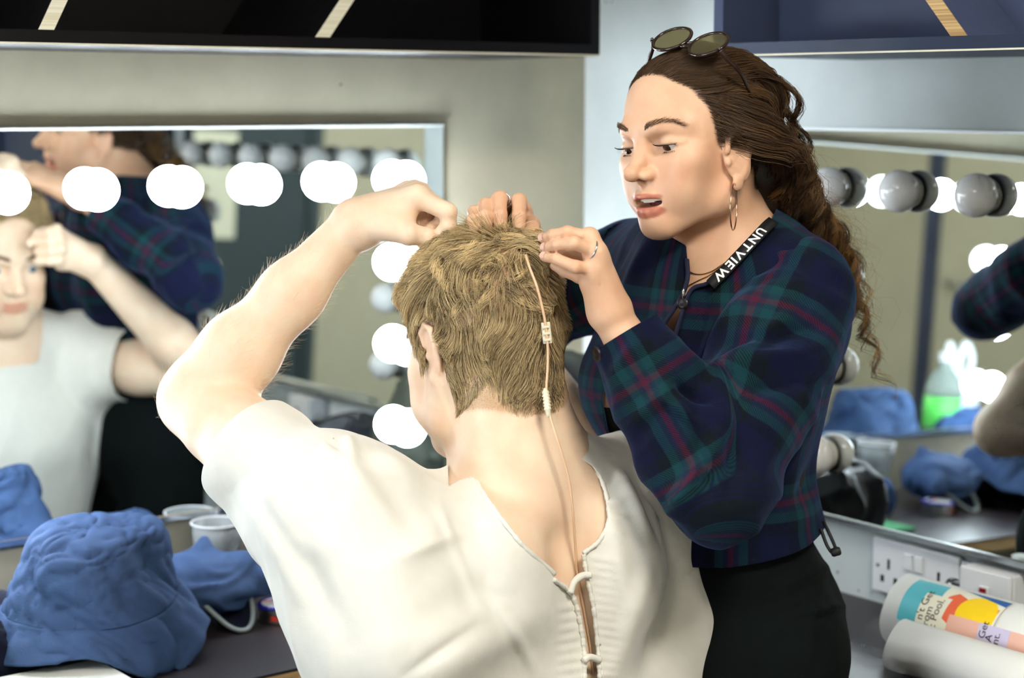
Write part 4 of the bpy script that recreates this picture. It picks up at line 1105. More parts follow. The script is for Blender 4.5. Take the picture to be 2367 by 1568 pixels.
SS.cone(GR - A(0, 0, .02), A(.200, 2.17, .86), .07, .048, .05).cone(A(.200, 2.17, .86), A(.125, 2.09, .62), .048, .05, .05)
SC = [(A(0, 0, .56), DZ), (hemL, GL - EL + A(.03, 0, -.06)), (GR + .40 * (ER - GR), GR - ER)]
V, F = SS.mesh(.0032, clip=SC, exact=False)
N = vnormals(V, F)
V0 = V.copy()
V = V + folds(V, N, .0046, 17, 71, along=A(.35, -.1, -1), k=2.6)
V = V + fold_lines(V, N, [(560, 1000, 690, 1270, 22, .008), (690, 1000, 800, 1270, 26, -.006), (740, 1010, 900, 1190, 28, .007), (830, 1050, 960, 1230, 26, -.005),
    (880, 1040, 960, 1120, 20, .006), (1060, 1180, 900, 1330, 40, .007), (1180, 1330, 960, 1440, 45, -.006), (1240, 1420, 1000, 1560, 40, .008), (620, 1150, 800, 1480, 36, -.008), (560, 1120, 700, 1380, 22, .007),
    (1010, 1180, 1120, 1420, 12, .004), (900, 1300, 1080, 1230, 12, .004), (1150, 1400, 1240, 1560, 12, .005), (1100, 1450, 940, 1560, 14, -.005),
    (1420, 1080, 1500, 1230, 16, .008), (1460, 1090, 1560, 1300, 18, -.008), (1400, 1180, 1450, 1400, 20, .006), (1500, 1300, 1420, 1540, 24, .008), (1560, 1380, 1480, 1560, 26, -.007), (800, 1015, 815, 1060, 14, .012), (760, 1012, 800, 1050, 14, -.008),
    (640, 1040, 760, 1230, 22, -.006), (1010, 1200, 1090, 1380, 30, -.004)] + [(1364, y_, 1424, y_ + 8, 5, .0035) for y_ in range(1290, 1570, 19)] + [(1345 - (1570 - y_) * .05, y_, 1290 - (1570 - y_) * .02, y_ + 8, 6, .003) for y_ in range(1400, 1570, 24)] + [(1404, 1130, 1440, 1112, 5, .003), (1407, 1165, 1448, 1158, 5, .003), (1408, 1195, 1448, 1200, 5, .003), (1398, 1228, 1440, 1240, 5, .003)])
V = smooth_mesh(V, F, 2, .5)
# keep the cloth off the skin
dsk = SB(V); N = vnormals(V, F); V = V + N * np.clip(.0055 - dsk, 0, .03)[:, None]
q = proj(V)
NECK = [(1035, 1128), (1062, 1112), (1096, 1108), (1122, 1146), (1165, 1205), (1215, 1265), (1279, 1318), (1277, 1344), (1318, 1374), (1336, 1430), (1347, 1500), (1350, 1570), (1350, 1700), (1392, 1700), (1390, 1570), (1386, 1500), (1376, 1410), (1361, 1340), (1351, 1276), (1384, 1250), (1406, 1205), (1402, 1150), (1388, 1105), (1368, 1078), (1340, 1062), (1300, 1000), (1250, 940), (1040, 940)]
g = poly_sd(q, NECK) / 2000.
front = ((V - T0) @ FM) > .035
hole = np.linalg.norm((V - (T0 + .02 * FM)) - np.outer((V - (T0 + .02 * FM)) @ DZ, DZ), axis=1) - .082
gf = np.where(V[:, 2] > T0[2] - .045, hole, .05)
g = np.where(front, gf, np.minimum(g, np.where(V[:, 2] > T0[2] - .0, hole + .012, .05)))
for p_, n_ in SC: g = np.minimum(g, (V - p_) @ nrm(n_))
V, F = clip_mesh(V, F, g)
shirt = obj('shirt', V, F, M['shirt'], man, True); shirt['label'] = 'loose white cotton shirt open down the back'
md = shirt.modifiers.new('s', 'SOLIDIFY'); md.thickness = .0014; md.offset = 1
# hem, gathered neckband and ties
def on_shirt(px, py, off=.001):
    p = hit(SS, px, py); r = ray(px, py); d = SB(p[None])[0]
    return p - nrm(r) * (off + max(0, .006 - d))
b = MB()
for path in ([(1348, 1280), (1384, 1252), (1407, 1206), (1403, 1150), (1388, 1105), (1366, 1074), (1338, 1056)], [(1282, 1328), (1214, 1266), (1164, 1206), (1121, 1146), (1096, 1110), (1066, 1116), (1044, 1130)],
             [(1349, 1282), (1358, 1340), (1373, 1412), (1382, 1500), (1386, 1569)], [(1280, 1340), (1321, 1374), (1339, 1430), (1350, 1500), (1352, 1569)]):
    P = spline([on_shirt(*p_) for p_ in path], 90)
    rr = .0027 + .0003 * np.sin(np.arange(90) * 1.9) + .0004 * np.sin(np.arange(90) * .73)
    b.tube(P, rr, 8)
b.build('neckband', M['shirt'], shirt, smooth=True)
for path in ([(1318, 1372), (1326, 1348), (1345, 1332), (1366, 1330)], [(1350, 1528), (1362, 1520), (1386, 1526)]):
    b = MB(); b.tube(spline([on_shirt(*p_, .006) for p_ in path], 24), .0042, 8); b.build('tie', M['shirt'], shirt, smooth=True)
# trousers, legs forward under the worktop, and the stool that carries him
M['jeans'] = mat('dark_trousers', (40, 44, 54), .85, bump=.1, bscale=300)
ST = SDF(); P0 = A(.04, 2.0, .54)
ST.ell(P0, (.15, .15, .11), None, .04)
for q in (-1, 1):
    hp = P0 + q * .09 * LM; kn = hp + .34 * FM + q * .05 * LM + A(0, 0, -.02); an = kn + .02 * FM + A(0, 0, -.44)
    ST.chain([hp, kn, an], [.09, .062, .045], .03)
V, F = ST.mesh(.008); obj('trousers', V, F, M['jeans'], man, True)
M['shoe'] = mat('black_shoe', (22, 22, 24), .5)
for q in (-1, 1):
    hp = P0 + q * .09 * LM; an = hp + .36 * FM + q * .05 * LM; an[2] = .05
    S_ = SDF().cone(an - .03 * FM, an + .13 * FM - A(0, 0, .01), .045, .036, .02).cone(an, an + A(0, 0, .06), .045, .045, .03)
    V, F = S_.mesh(.006); V[:, 2] = np.maximum(V[:, 2], .002); obj('shoe', V, F, M['shoe'], man, True)
stool = empty('stool', A(.04, 2.0, 0), 'low black stool under the seated man', 'stool')
b = MB(); b.lathe([(.16, .395), (.175, .4), (.175, .428), (.16, .434)], A(.04, 2.0, 0), n=40); b.build('seat', M['blackbag'] if 'blackbag' in M else M['shoe'], stool)
b = MB(); b.lathe([(.2, 0), (.2, .012), (.03, .03), (.025, .05), (.025, .395)], A(.04, 2.0, 0), n=32); b.build('base', M['steel'], stool)
# ---------------------------------------------------------------- his hair
g = np.random.default_rng(5)
HBODY = SDF(); HM.build(HBODY); HBODY.cone(hw(0, -.036, -.01), T0 + A(0, 0, .015), .0600, .064, .03)
TOP = hw(0, -.045, .125)
def hairlen(L):
    z, y = L[:, 2], L[:, 1]
    t = np.clip((z - .038 + .35 * np.minimum(0, y + .02)) / .05, 0, 1); t = t * t * (3 - 2 * t)
    n = np.clip((z + .085) / .07, 0, 1) * np.clip(1 - (y + .0) / .06, .3, 1)
    return (.0095 + .013 * n) * (1 - t) + t * .048 * (1 - .45 * np.clip((y + .0) / .05, 0, 1))
def flow_m(p, t):
    L = HM.loc(p); out = L - np.array((0.01, -.05, .10)); out[:, 2] *= .75
    d = out.copy(); d[:, 2] -= .045 * np.clip((.09 - L[:, 2]) / .08, 0, 1) + .01
    d[:, 1] += np.where(L[:, 2] > .06, .0, -.03 * np.clip((L[:, 1] + .02) / .05, 0, 1))
    d[:, 1] -= .14 * np.clip((L[:, 1] - .0) / .04, 0, 1) * (L[:, 2] > .05)
    d = d @ HM.R.T; nn = nrm_rows(p - HM.w(0, -.015, .03))
    d = d - nn * (d * nn).sum(1, keepdims=True)
    return nrm_rows(d)
def nrm_rows(v): return v / (np.linalg.norm(v, axis=1, keepdims=True) + 1e-9)
w = scm.copy()
nclump, nper = 620, 30
gr, gt = surf_points(VB, FB, nclump, g, w * (.25 + 1.2 * np.clip((LB_[:, 2] - .02) / .07, 0, 1)))
def make(roots, wamp, k, seed, fac=1.):
    L = HM.loc(roots); n = sgrad(HBODY, roots); ln = hairlen(L) * fac
    fl = flow_m(roots, 0); lf = np.clip(ln / .05, .12, .7)[:, None]
    d0 = nrm_rows(n * (lf * .9 + .1) + fl * (1 - lf * .6))
    wv = Wave(seed, 52, 3)
    return grow(roots, d0, HBODY, ln, k, g, flow_m, .72, wv, wamp * 1., .06, lift=np.clip(ln * .32, .001, .016) * g.uniform(.35, 1.1, len(roots)), minlift=.0006)
K = 10
G = make(gr, .50, K, 91, 1.08)
# loose locks that follow a guide each
ro = []; own = []
tn = sgrad(HBODY, gr)
for i in range(nclump):
    r = g.normal(0, 1, (nper, 3)) * .0052; r -= np.outer(r @ tn[i], tn[i]); ro.append(gr[i] + r); own += [i] * nper
ro = np.concatenate(ro); own = np.array(own)
s_ = HBODY(ro); ro = ro - sgrad(HBODY, ro) * s_[:, None]
keep = (scalp(HM.loc(ro)) > .5); ro = ro[keep]; own = own[keep]
u = np.linspace(0, 1, K)[None, :, None]
lenf = g.uniform(.72, 1.05, len(ro))
Gi = G[own]; base = Gi[:, :1]
off = (ro - gr[own])[:, None] * (1 - .62 * u ** .8)
tt = np.clip(np.linspace(0, 1, K)[None] * lenf[:, None] * (K - 1), 0, K - 1.001); i0 = tt.astype(int); fr = (tt - i0)[..., None]
ii = np.arange(len(ro))[:, None]
Gs = Gi[ii, i0] * (1 - fr) + Gi[ii, i0 + 1] * fr
P1 = Gs + off + g.normal(0, .0011, (len(ro), 1, 3)) * u + g.normal(0, .0003, (len(ro), K, 3)) * u
fl = P1.reshape(-1, 3); s0_ = HBODY(fl); cap = np.repeat((.004 + .36 * hairlen(HM.loc(ro))) * g.uniform(.7, 1.25, len(ro)), K)
fl = fl - nrm_rows(fl - HM.w(0, -.015, .03)) * np.maximum(0, s0_ - cap)[:, None]; P1 = fl.reshape(P1.shape)
# short dense coat over the whole scalp
r2, t2 = surf_points(VB, FB, 21000, g, w * (.7 + 2.2 * (LB_[:, 2] < .02)))
P2 = make(r2, .16, 7, 92, 1.0)
P2b = P2
def rad(n, k, r0): return r0 * (np.linspace(1, .35, k)[None] ** .8) * g.uniform(.75, 1.2, (n, 1))
V1, F1 = strands_mesh(P1, rad(len(P1), K, .00030)); V2, F2 = strands_mesh(P2b, rad(len(P2b), 7, .00028))
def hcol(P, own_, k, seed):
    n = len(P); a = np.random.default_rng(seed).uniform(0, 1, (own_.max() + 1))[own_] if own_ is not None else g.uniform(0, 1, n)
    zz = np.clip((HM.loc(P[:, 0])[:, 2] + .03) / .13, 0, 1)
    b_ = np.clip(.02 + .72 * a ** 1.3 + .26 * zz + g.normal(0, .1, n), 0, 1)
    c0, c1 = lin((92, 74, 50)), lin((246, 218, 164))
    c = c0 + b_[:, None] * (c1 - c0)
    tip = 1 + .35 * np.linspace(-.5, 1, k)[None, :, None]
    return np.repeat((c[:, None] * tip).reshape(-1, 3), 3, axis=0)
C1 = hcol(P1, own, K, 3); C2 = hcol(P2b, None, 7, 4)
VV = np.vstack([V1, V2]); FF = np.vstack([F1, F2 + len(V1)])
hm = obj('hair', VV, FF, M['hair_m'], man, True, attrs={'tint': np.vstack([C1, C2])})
# fine hair on the raised forearm
sel = (np.abs(SDF().chain([EL, f1, f2, WL], [.044, .046, .038, .028])(VB)) < .012).astype(float) * (SB(VB) > -1)
r3, _ = surf_points(VB, FB, 1200, g, sel); n3 = sgrad(SB, r3)
ax = nrm(WL - EL); d3 = nrm_rows(n3 * .5 + ax * .7 + g.normal(0, .25, n3.shape) - A(0, 0, .3))
u5 = np.linspace(0, 1, 5)[None, :, None]
P3 = r3[:, None] + d3[:, None] * u5 * g.uniform(.006, .014, (len(r3), 1, 1)) + (ax * .004) * u5 ** 2
V3, F3 = strands_mesh(P3, rad(len(P3), 5, .00012))
obj('arm_hair', V3, F3, mat('fair_body_hair', (236, 212, 176), .4), man, True)
# ---------------------------------------------------------------- the standing woman
YAW = math.radians(49); PIT = math.radians(9); ROLLW = math.radians(5)
wf = A(-math.sin(YAW) * math.cos(PIT), -math.cos(YAW) * math.cos(PIT), -math.sin(PIT))
wright = nrm(np.cross(wf, DZ)); wup = np.cross(wright, wf)
wup = nrm(wup * math.cos(ROLLW) + wright * math.sin(ROLLW))
HW = Head((0, 0, 0), wf, wup, 1.035, True, .75, -.42, .50, ear=(.020, -.019), cut=.019)
mid = at(1490, 340, 2.13)
HW.o = mid - HW.R @ (A(0, .083, .0125) * HW.s)
M['skin_w'] = skin_mat('fair_skin', (232, 188, 154), (222, 172, 138))
M['hair_w'] = attr_mat('brown_hair', .40)
M['lash'] = mat('dark_lash', (24, 18, 16), .5); M['brow_w'] = mat('brown_brow', (104, 76, 54), .6)
FW = nrm(A(-.777, -.629, 0)); RW = nrm(np.cross(FW, DZ))       # her torso's facing, and her right
ww = HW.w
CC = A(.258, 2.25, 1.17); WA = A(.250, 2.25, 1.0); HP = A(.275, 2.25, .86)
NB = A(.262, 2.235, 1.285)
LS = CC - .142 * RW + A(0, 0, .104); RS = CC + .160 * RW + A(0, 0, .112)
LE = at(1655, 1128, 1.99); LW = at(1412, 728, 2.03)
RE = A(-.005, 2.49, 1.175); RWr = A(.020, 2.275, 1.315)
SW = SDF(); HW.build(SW)
SW.cone(ww(0, -.030, -.03), NB + A(0, 0, .01), .0485, .054, .025)
SW.cone(ww(0, -.005, -.055), NB + .03 * FW - A(0, 0, .01), .038, .046, .02)
for q in (-1, 1): SW.cone(ww(q * .045, -.02, -.045), NB + .035 * FW + q * .02 * RW - A(0, 0, .03), .012, .012, .018)
for q in (LS, RS): SW.cone(NB - A(0, 0, .005), q + A(0, 0, .0), .046, .042, .04)
SW.flat(CC + A(0, 0, .05), WA, .145, .115, FW, .68, .05).flat(WA, HP - A(0, 0, .04), .115, .15, FW, .72, .05)
for q in (-1, 1): SW.ell(CC + q * .07 * RW + .075 * FW - A(0, 0, .03), (.062, .062, .062), None, .03)
for q in (-1, 1): SW.cone(NB + .062 * FW + q * .012 * RW - A(0, 0, .028), NB + .035 * FW + q * .12 * RW - A(0, 0, .0), .010, .010, .012)
SW.chain([LS, (LS + LE) / 2, LE], [.050, .044, .036], .02).chain([LE, LE + .3 * (LW - LE), LW], [.036, .037, .0225], .02)
SW.chain([RS, (RS + RE) / 2, RE], [.050, .044, .036], .02).chain([RE, RE + .3 * (RWr - RE), RWr], [.036, .037, .0225], .02)
# left hand, back to the room, fingertips in the man's hair
mL = [at(1362, 549, 2.018), at(1380, 583, 2.008), at(1374, 622, 2.010), at(1362, 652, 2.022)]
palm(SW, LW, mL, .0205, .0108, A(.2, -1, .2), .012)
fL = [[mL[0], at(1312, 537, 2.016), at(1278, 543, 2.026), at(1255, 551, 2.038)],
      [mL[1], at(1328, 562, 2.000), at(1288, 566, 2.014), at(1260, 573, 2.030)],
      [mL[2], at(1330, 617, 2.000), at(1287, 599, 2.012), at(1258, 594, 2.028)],
      [mL[3], at(1338, 640, 2.036), at(1305, 628, 2.046), at(1282, 615, 2.050)]]
for f_ in fL[:3]: finger(SW, f_, .0080, .0055, .002)
finger(SW, fL[3], .0080, .0056, .003)
finger(SW, [at(1380, 660, 2.045), at(1345, 600, 2.056), at(1305, 585, 2.058), at(1272, 580, 2.056)], .0125, .0080, .010)
# right hand, reaching over the top of his head from beyond
pR = [(1200, 456, 1200, 500, 1199, 532), (1155, 450, 1156, 497, 1158, 530), (1124, 466, 1122, 500, 1124, 530), (1096, 482, 1094, 508, 1098, 532)]
mR = [at(1204, 486, 2.182), at(1168, 478, 2.186), at(1138, 486, 2.186), at(1112, 502, 2.182)]
palm(SW, RWr, mR, .0215, .0122, A(0, .3, 1), .012)
fR = []
for i, (a, b_, c, d, e_, f_) in enumerate(pR):
    pp = [mR[i], at(a, b_ + 9, 2.128), at(c, d, 2.106), at(e_, f_, 2.100)]; fR.append(pp)
    finger(SW, pp, .0098 if i < 3 else .0085, .0074 if i < 3 else .0066, .003)
finger(SW, [at(1215, 545, 2.215), at(1228, 520, 2.165), at(1228, 528, 2.130), at(1222, 538, 2.112)], .0120, .0080, .010)
V, F = SW.mesh(.0019, clip=[(A(0, 0, .84), DZ)])
T = HW.tint(V, None, (.74, .44, .44))
Lw = HW.loc(V)
def scalp_w(L):
    x, y, z = np.abs(L[:, 0]), L[:, 1], L[:, 2]
    line = np.interp(z, [-.036, -.019, .0025, .02, .042, .068, .0837, .096], [.010, .018, .034, .037, .0385, .0455, .0565, .0600])
    hair = (y < line) & (z > -.036); back = (y < -.026) & (z > -.062)
    ear = (((y - .014) / .020) ** 2 + ((z + .019) / .034) ** 2 < 1) & (x > .064)
    return ((hair | back) & ~ear & (z < .2)).astype(float)
HW0 = SDF(); HW.build(HW0); HW0.cone(ww(0, -.030, -.03), NB + A(0, 0, .01), .0485, .054, .025)
scw = scalp_w(Lw) * (np.abs(HW0(V)) < .003)
a_ = smooth_mesh(np.stack([scw] * 3, 1), F, 4, .6)[:, :1]
T = T * (1 - a_) + a_ * np.array((.10, .075, .06))
woman = obj('person', V, F, M['skin_w'], None, True, origin=A(HP[0], HP[1], 0), attrs={'tint': T})
tag(woman, 'standing woman with curly brown hair in dark plaid jacket, hands in the man\'s hair', 'person')
VW, FWm = V, F
HW.eyes(woman, M['iris_brown']); HW.teeth(woman); HW.brows(woman, M['brow_w']); HW.lashes(woman, M['lash'])
M['skin_nail'] = M.get('skin_nail') or mat('nail', (238, 190, 172), .25)
for f_ in fL[:3]:
    b = MB(); nail(b, f_[3], f_[3] - f_[2], A(.1, -1, .5), r=.0060, l=.0070); b.build('fingernail', M['skin_nail'], woman, smooth=True)

# ------------------------------------------------ plaid wool
def plaid_mat():
    m, nt, b = newmat('navy_green_plaid_wool'); N = nt.nodes; L = nt.links
    at_ = N.new('ShaderNodeAttribute'); at_.attribute_name = 'pl'
    sp = N.new('ShaderNodeSeparateXYZ'); L.new(at_.outputs['Vector'], sp.inputs[0])
    def stripes(sock, per):
        d = N.new('ShaderNodeMath'); d.operation = 'DIVIDE'; d.inputs[1].default_value = per; L.new(sock, d.inputs[0])
        f = N.new('ShaderNodeMath'); f.operation = 'FRACT'; L.new(d.outputs[0], f.inputs[0])
        r = N.new('ShaderNodeValToRGB'); L.new(f.outputs[0], r.inputs[0])
        st = [(0, (13, 16, 42)), (.27, (13, 16, 42)), (.285, (11, 17, 20)), (.40, (11, 17, 20)), (.415, (19, 56, 60)), (.50, (19, 56, 60)), (.515, (25, 37, 52)), (.56, (25, 37, 52)), (.575, (72, 25, 44)), (.625, (72, 25, 44)),
              (.64, (25, 37, 52)), (.68, (25, 37, 52)), (.695, (19, 56, 60)), (.78, (19, 56, 60)), (.795, (11, 17, 20)), (.90, (11, 17, 20)), (.915, (13, 16, 42))]
        el = r.color_ramp.elements
        while len(el) > 1: el.remove(el[0])
        el[0].position = 0; el[0].color = tuple(lin(st[0][1])) + (1,)
        for p, c in st[1:]: e_ = el.new(p); e_.color = tuple(lin(c)) + (1,)
        return r.outputs[0]
    a = stripes(sp.outputs[0], .118); c = stripes(sp.outputs[1], .118)
    # twill: diagonal fine lines let one or the other thread show
    ad = N.new('ShaderNodeMath'); ad.operation = 'ADD'; L.new(sp.outputs[0], ad.inputs[0]); L.new(sp.outputs[1], ad.inputs[1])
    mu = N.new('ShaderNodeMath'); mu.operation = 'MULTIPLY'; mu.inputs[1].default_value = 2 * math.pi / .0034; L.new(ad.outputs[0], mu.inputs[0])
    si = N.new('ShaderNodeMath'); si.operation = 'SINE'; L.new(mu.outputs[0], si.inputs[0])
    sc_ = N.new('ShaderNodeMath'); sc_.operation = 'MULTIPLY_ADD'; sc_.inputs[1].default_value = .30; sc_.inputs[2].default_value = .5; L.new(si.outputs[0], sc_.inputs[0])
    mx = N.new('ShaderNodeMixRGB'); L.new(sc_.outputs[0], mx.inputs[0]); L.new(a, mx.inputs[1]); L.new(c, mx.inputs[2])
    L.new(mx.outputs[0], b.inputs['Base Color'])
    tc = N.new('ShaderNodeTexCoord'); t = N.new('ShaderNodeTexNoise'); t.inputs['Scale'].default_value = 420; t.inputs['Detail'].default_value = 4
    L.new(tc.outputs['Object'], t.inputs['Vector']); bp = N.new('ShaderNodeBump'); bp.inputs['Strength'].default_value = .35; bp.inputs['Distance'].default_value = .002
    L.new(t.outputs['Fac'], bp.inputs['Height']); L.new(bp.outputs[0], b.inputs['Normal'])
    setin(b, 'Roughness', .9); setin(b, 'Specular IOR Level', .12); setin(b, 'Sheen Weight', .18); setin(b, 'Sheen Roughness', .5)
    if 'Sheen Tint' in b.inputs: b.inputs['Sheen Tint'].default_value = tuple(lin((120, 150, 220))) + (1,)
    return m
M['plaid'] = plaid_mat()
def limb_uv(V, pts, rad, ref):
    """cloth coordinates on a sleeve: round the arm and along it"""
    ds, us, vs = [], [], []; s0 = 0.
    for i in range(len(pts) - 1):
        a, b_ = pts[i], pts[i + 1]; ln = np.linalg.norm(b_ - a); d = (b_ - a) / ln; h = (V - a) @ d
        hc = np.clip(h, -.05 if i == 0 else 0, ln + (.05 if i == len(pts) - 2 else 0))
        w = V - a - np.outer(hc, d); x = nrm(ref - d * (ref @ d)); ref = x; y = np.cross(d, x)
        ds.append(np.linalg.norm(w, axis=1)); us.append(np.arctan2(w @ y, w @ x)); vs.append(s0 + hc); s0 += ln
    dm = np.min(ds, 0); u0 = us[int(0)]; W_ = np.exp(-(np.array(ds) - dm) / .0022); W_ /= W_.sum(0)
    k = np.argmin(ds, 0); u_ref = np.array(us)[k, np.arange(len(V))]
    ua = sum(W_[i] * (u_ref + (us[i] - u_ref + np.pi) % (2 * np.pi) - np.pi) for i in range(len(us))); va = sum(W_[i] * vs[i] for i in range(len(us)))
    return np.stack([ua * rad, va, 0 * va], 1)
def torso_uv(V):
    w = V - WA; ang = np.arctan2(w @ RW, w @ -FW * -1)
    return np.stack([ang * .165, V[:, 2] * 1.0, 0 * ang], 1)
SJ = SDF()
SJ.flat(CC + A(0, 0, .045), WA - A(0, 0, .02), .170, .134, FW, .78, .05).flat(WA - A(0, 0, .02), HP + A(0, 0, .05), .134, .150, FW, .80, .05)
for q in (LS, RS): SJ.cone(NB - A(0, 0, .012), q + A(0, 0, .0), .058, .060, .04)
for q in (-1, 1): SJ.ell(CC + q * .07 * RW + .078 * FW - A(0, 0, .03), (.068, .068, .07), None, .04)
SJ.ell(CC - .055 * FW + A(0, 0, .05), (.13, .10, .1), None, .05)
hemn = nrm(DZ + .20 * -FW * -1 * -1 * 1.0)
JC = [(A(.29, 2.25, .962), nrm(DZ + .22 * FW))]
V, F = SJ.mesh(.0034, clip=JC, exact=False)
N = vnormals(V, F); UV = torso_uv(V)
V = V + folds(V, N, .0030, 15, 171, along=A(.2, 0, -1), k=2.2)
V = V + fold_lines(V, N, [(1700, 700, 1590, 900, 24, .010), (1640, 680, 1600, 860, 18, -.007), (1760, 660, 1720, 760, 20, .006), (1880, 950, 1780, 1120, 26, .008), (1900, 1040, 1840, 1180, 22, -.008), (1860, 1180, 1700, 1250, 26, .007), (1500, 560, 1440, 700, 16, .009), (1450, 560, 1400, 640, 16, -.006)])
V = smooth_mesh(V, F, 2, .5)
q = proj(V)
NK = [(1470, 470), (1500, 520), (1583, 566), (1590, 640), (1574, 690), (1538, 745), (1512, 795), (1514, 830), (1545, 820), (1562, 770), (1583, 705), (1600, 668), (1640, 652), (1700, 602), (1770, 538), (1800, 470), (1650, 420)]
g = poly_sd(q, NK) / 2000
cam_side = (N @ FWD) < .35
rneck = np.linalg.norm(np.cross(V - NB, nrm(ww(0, -.02, -.03) - NB)), axis=1) - .071
g = np.where(cam_side & (V[:, 2] > 1.08), g, .05); g = np.minimum(g, np.where(V[:, 2] > NB[2] - .01, rneck, .05))
# the right front hangs open below the ribs
OP = [(1398, 868), (1428, 930), (1448, 1000), (1470, 1060), (1420, 1060), (1400, 990), (1390, 930)]
g = np.minimum(g, np.where(cam_side, poly_sd(q, OP) / 2000, .05))
g = np.minimum(g, (V - JC[0][0]) @ JC[0][1])
V, F, UV = clip_mesh(V, F, g, (UV,))
jacket = obj('jacket', V, F, M['plaid'], woman, True, attrs={'pl': UV}); jacket['label'] = 'navy and green plaid wool jacket without collar'
md = jacket.modifiers.new('s', 'SOLIDIFY'); md.thickness = .0035; md.offset = -1
def sleeve(name, pts, rads, clips, lines, seed, ref, amp=.0058):
    S = SDF(); S.chain(pts, rads, .03)
    V, F = S.mesh(.0032, clip=clips, exact=False); N = vnormals(V, F); UV = limb_uv(V, [pts[0], pts[len(pts) // 2], pts[-1]], .062, ref)
    d = nrm(pts[-1] - pts[0]); V = V + folds(V, N, amp, 20, seed) + 1.5 * fold_lines(V, N, lines)
    V = smooth_mesh(V, F, 2, .5)
    for p_, n_ in clips: V, F, UV = clip_mesh(V, F, (V - p_) @ nrm(n_), (UV,))
    o = obj(name, V, F, M['plaid'], jacket, True, attrs={'pl': UV}); md = o.modifiers.new('s', 'SOLIDIFY'); md.thickness = .004; md.offset = -1
    return S, o
fa = LW - LE; cuffL = LE + .885 * fa
SLv, ol = sleeve('sleeve', [LS + A(0, 0, -.004), LS + .28 * (LE - LS), LS + .62 * (LE - LS), LE, LE + .3 * fa, LE + .62 * fa, LW + .1 * fa], [.063, .068, .064, .059, .056, .047, .0385],
    [(cuffL, -fa)], [(1830, 720, 1660, 880, 20, .010), (1890, 760, 1700, 800, 18, -.010), (1900, 800, 1690, 860, 18, .009), (1880, 880, 1720, 900, 18, -.008), (1640, 920, 1560, 880, 14, -.012), (1620, 980, 1500, 900, 16, .009), (1660, 1010, 1560, 1180, 22, .010), (1600, 960, 1640, 1140, 16, -.010), (1700, 1000, 1690, 1150, 18, -.008), (1560, 880, 1450, 1000, 20, .006), (1480, 780, 1420, 880, 18, .005)], 181, A(.5, -1, .2))
fb = RWr - RE
SRv, orr = sleeve('sleeve', [RS, RS + .4 * (RE - RS), RE, RE + .5 * fb, RWr + .05 * fb], [.058, .053, .050, .044, .036], [(RE + .84 * fb, -fb)], [(1400, 620, 1440, 700, 14, .006)], 191, A(0, -1, .3))
M['button'] = mat('dark_brown_button', (26, 18, 22), .3)
def on(S, px, py, off=0.):
    p = hit(S, px, py); return p - nrm(ray(px, py)) * off
b = MB(); c_ = on(SLv, 1382, 818, -.001); n_ = sgrad(SLv, c_[None])[0]
b.lathe([(.0085, 0), (.0092, .0012), (.0086, .0026), (.006, .003), (.0045, .0024), (.0001, .0022)], c_, n_, 28); b.build('button', M['button'], ol, smooth=True)
b = MB(); c_ = on(SJ, 1579, 702, .002); n_ = sgrad(SJ, c_[None])[0]
b.lathe([(.0072, 0), (.0078, .0012), (.007, .0026), (.004, .003), (.0001, .0022)], c_, n_, 24); b.build('button', M['button'], jacket, smooth=True)
# dark neckband of the jacket
b = MB(); P = spline([on(SJ, *p_, .0015) for p_ in [(1772, 540), (1702, 603), (1642, 652), (1602, 667), (1584, 700), (1566, 760), (1550, 810)]], 60); b.tube(P, .0028, 8)
P = spline([on(SJ, *p_, .0015) for p_ in [(1588, 600), (1589, 645), (1572, 692), (1538, 745), (1514, 792)]], 50); b.tube(P, .0028, 8)
M['navy_trim'] = mat('navy_braid', (24, 28, 56), .8); b.build('neckline_braid', M['navy_trim'], jacket, smooth=True)
# black top under it
M['blacktop'] = mat('black_jersey', (14, 18, 21), .85)
Sx = SDF(); Sx.flat(CC + A(0, 0, -.03), WA, .152, .122, FW, .72, .05).flat(WA, HP, .122, .140, FW, .74, .05)
for q in (-1, 1): Sx.ell(CC + q * .07 * RW + .072 * FW - A(0, 0, .04), (.062, .062, .062), None, .03)
V, F = Sx.mesh(.006, clip=[(A(.25, 2.25, 1.15), nrm(-DZ + .1 * FW)), (A(0, 0, .965), DZ)])
obj('top', V, F, M['blacktop'], woman, True)
# trousers
M['trouser'] = mat('dark_green_black_twill', (11, 16, 16), .9, var=.1, vscale=30, bump=.15, bscale=500, spec=.12)
STw = SDF(); STw.flat(WA - A(0, 0, .03), HP - A(0, 0, .02), .134, .158, FW, .78, .05)
STw.ell(HP - .055 * FW - A(0, 0, .03), (.115, .1, .1), None, .06)
LGS = []
for q in (-1, 1):
    hp = HP + q * .085 * RW - A(0, 0, .06); kn = A(hp[0], hp[1], .46) + q * .015 * RW + .02 * FW; an = A(kn[0], kn[1], .07) - .03 * FW
    LGS.append(an); STw.chain([hp, kn, an], [.097, .066, .052], .03)
V, F = STw.mesh(.0045, clip=[(A(.28, 2.25, .985), -DZ)]); N = vnormals(V, F)
V = V + folds(V, N, .0035, 16, 201, along=A(.2, 0, -1), k=1.6)
V = V + fold_lines(V, N, [(1950, 1290, 1800, 1360, 16, .006), (1960, 1400, 1840, 1420, 10, .005), (1900, 1330, 1860, 1560, 14, .004), (1940, 1410, 1870, 1440, 6, -.005), (1680, 1330, 1720, 1560, 26, .005)])
tro = obj('trousers', V, F, M['trouser'], woman, True); tro['label'] = 'dark green-black trousers'
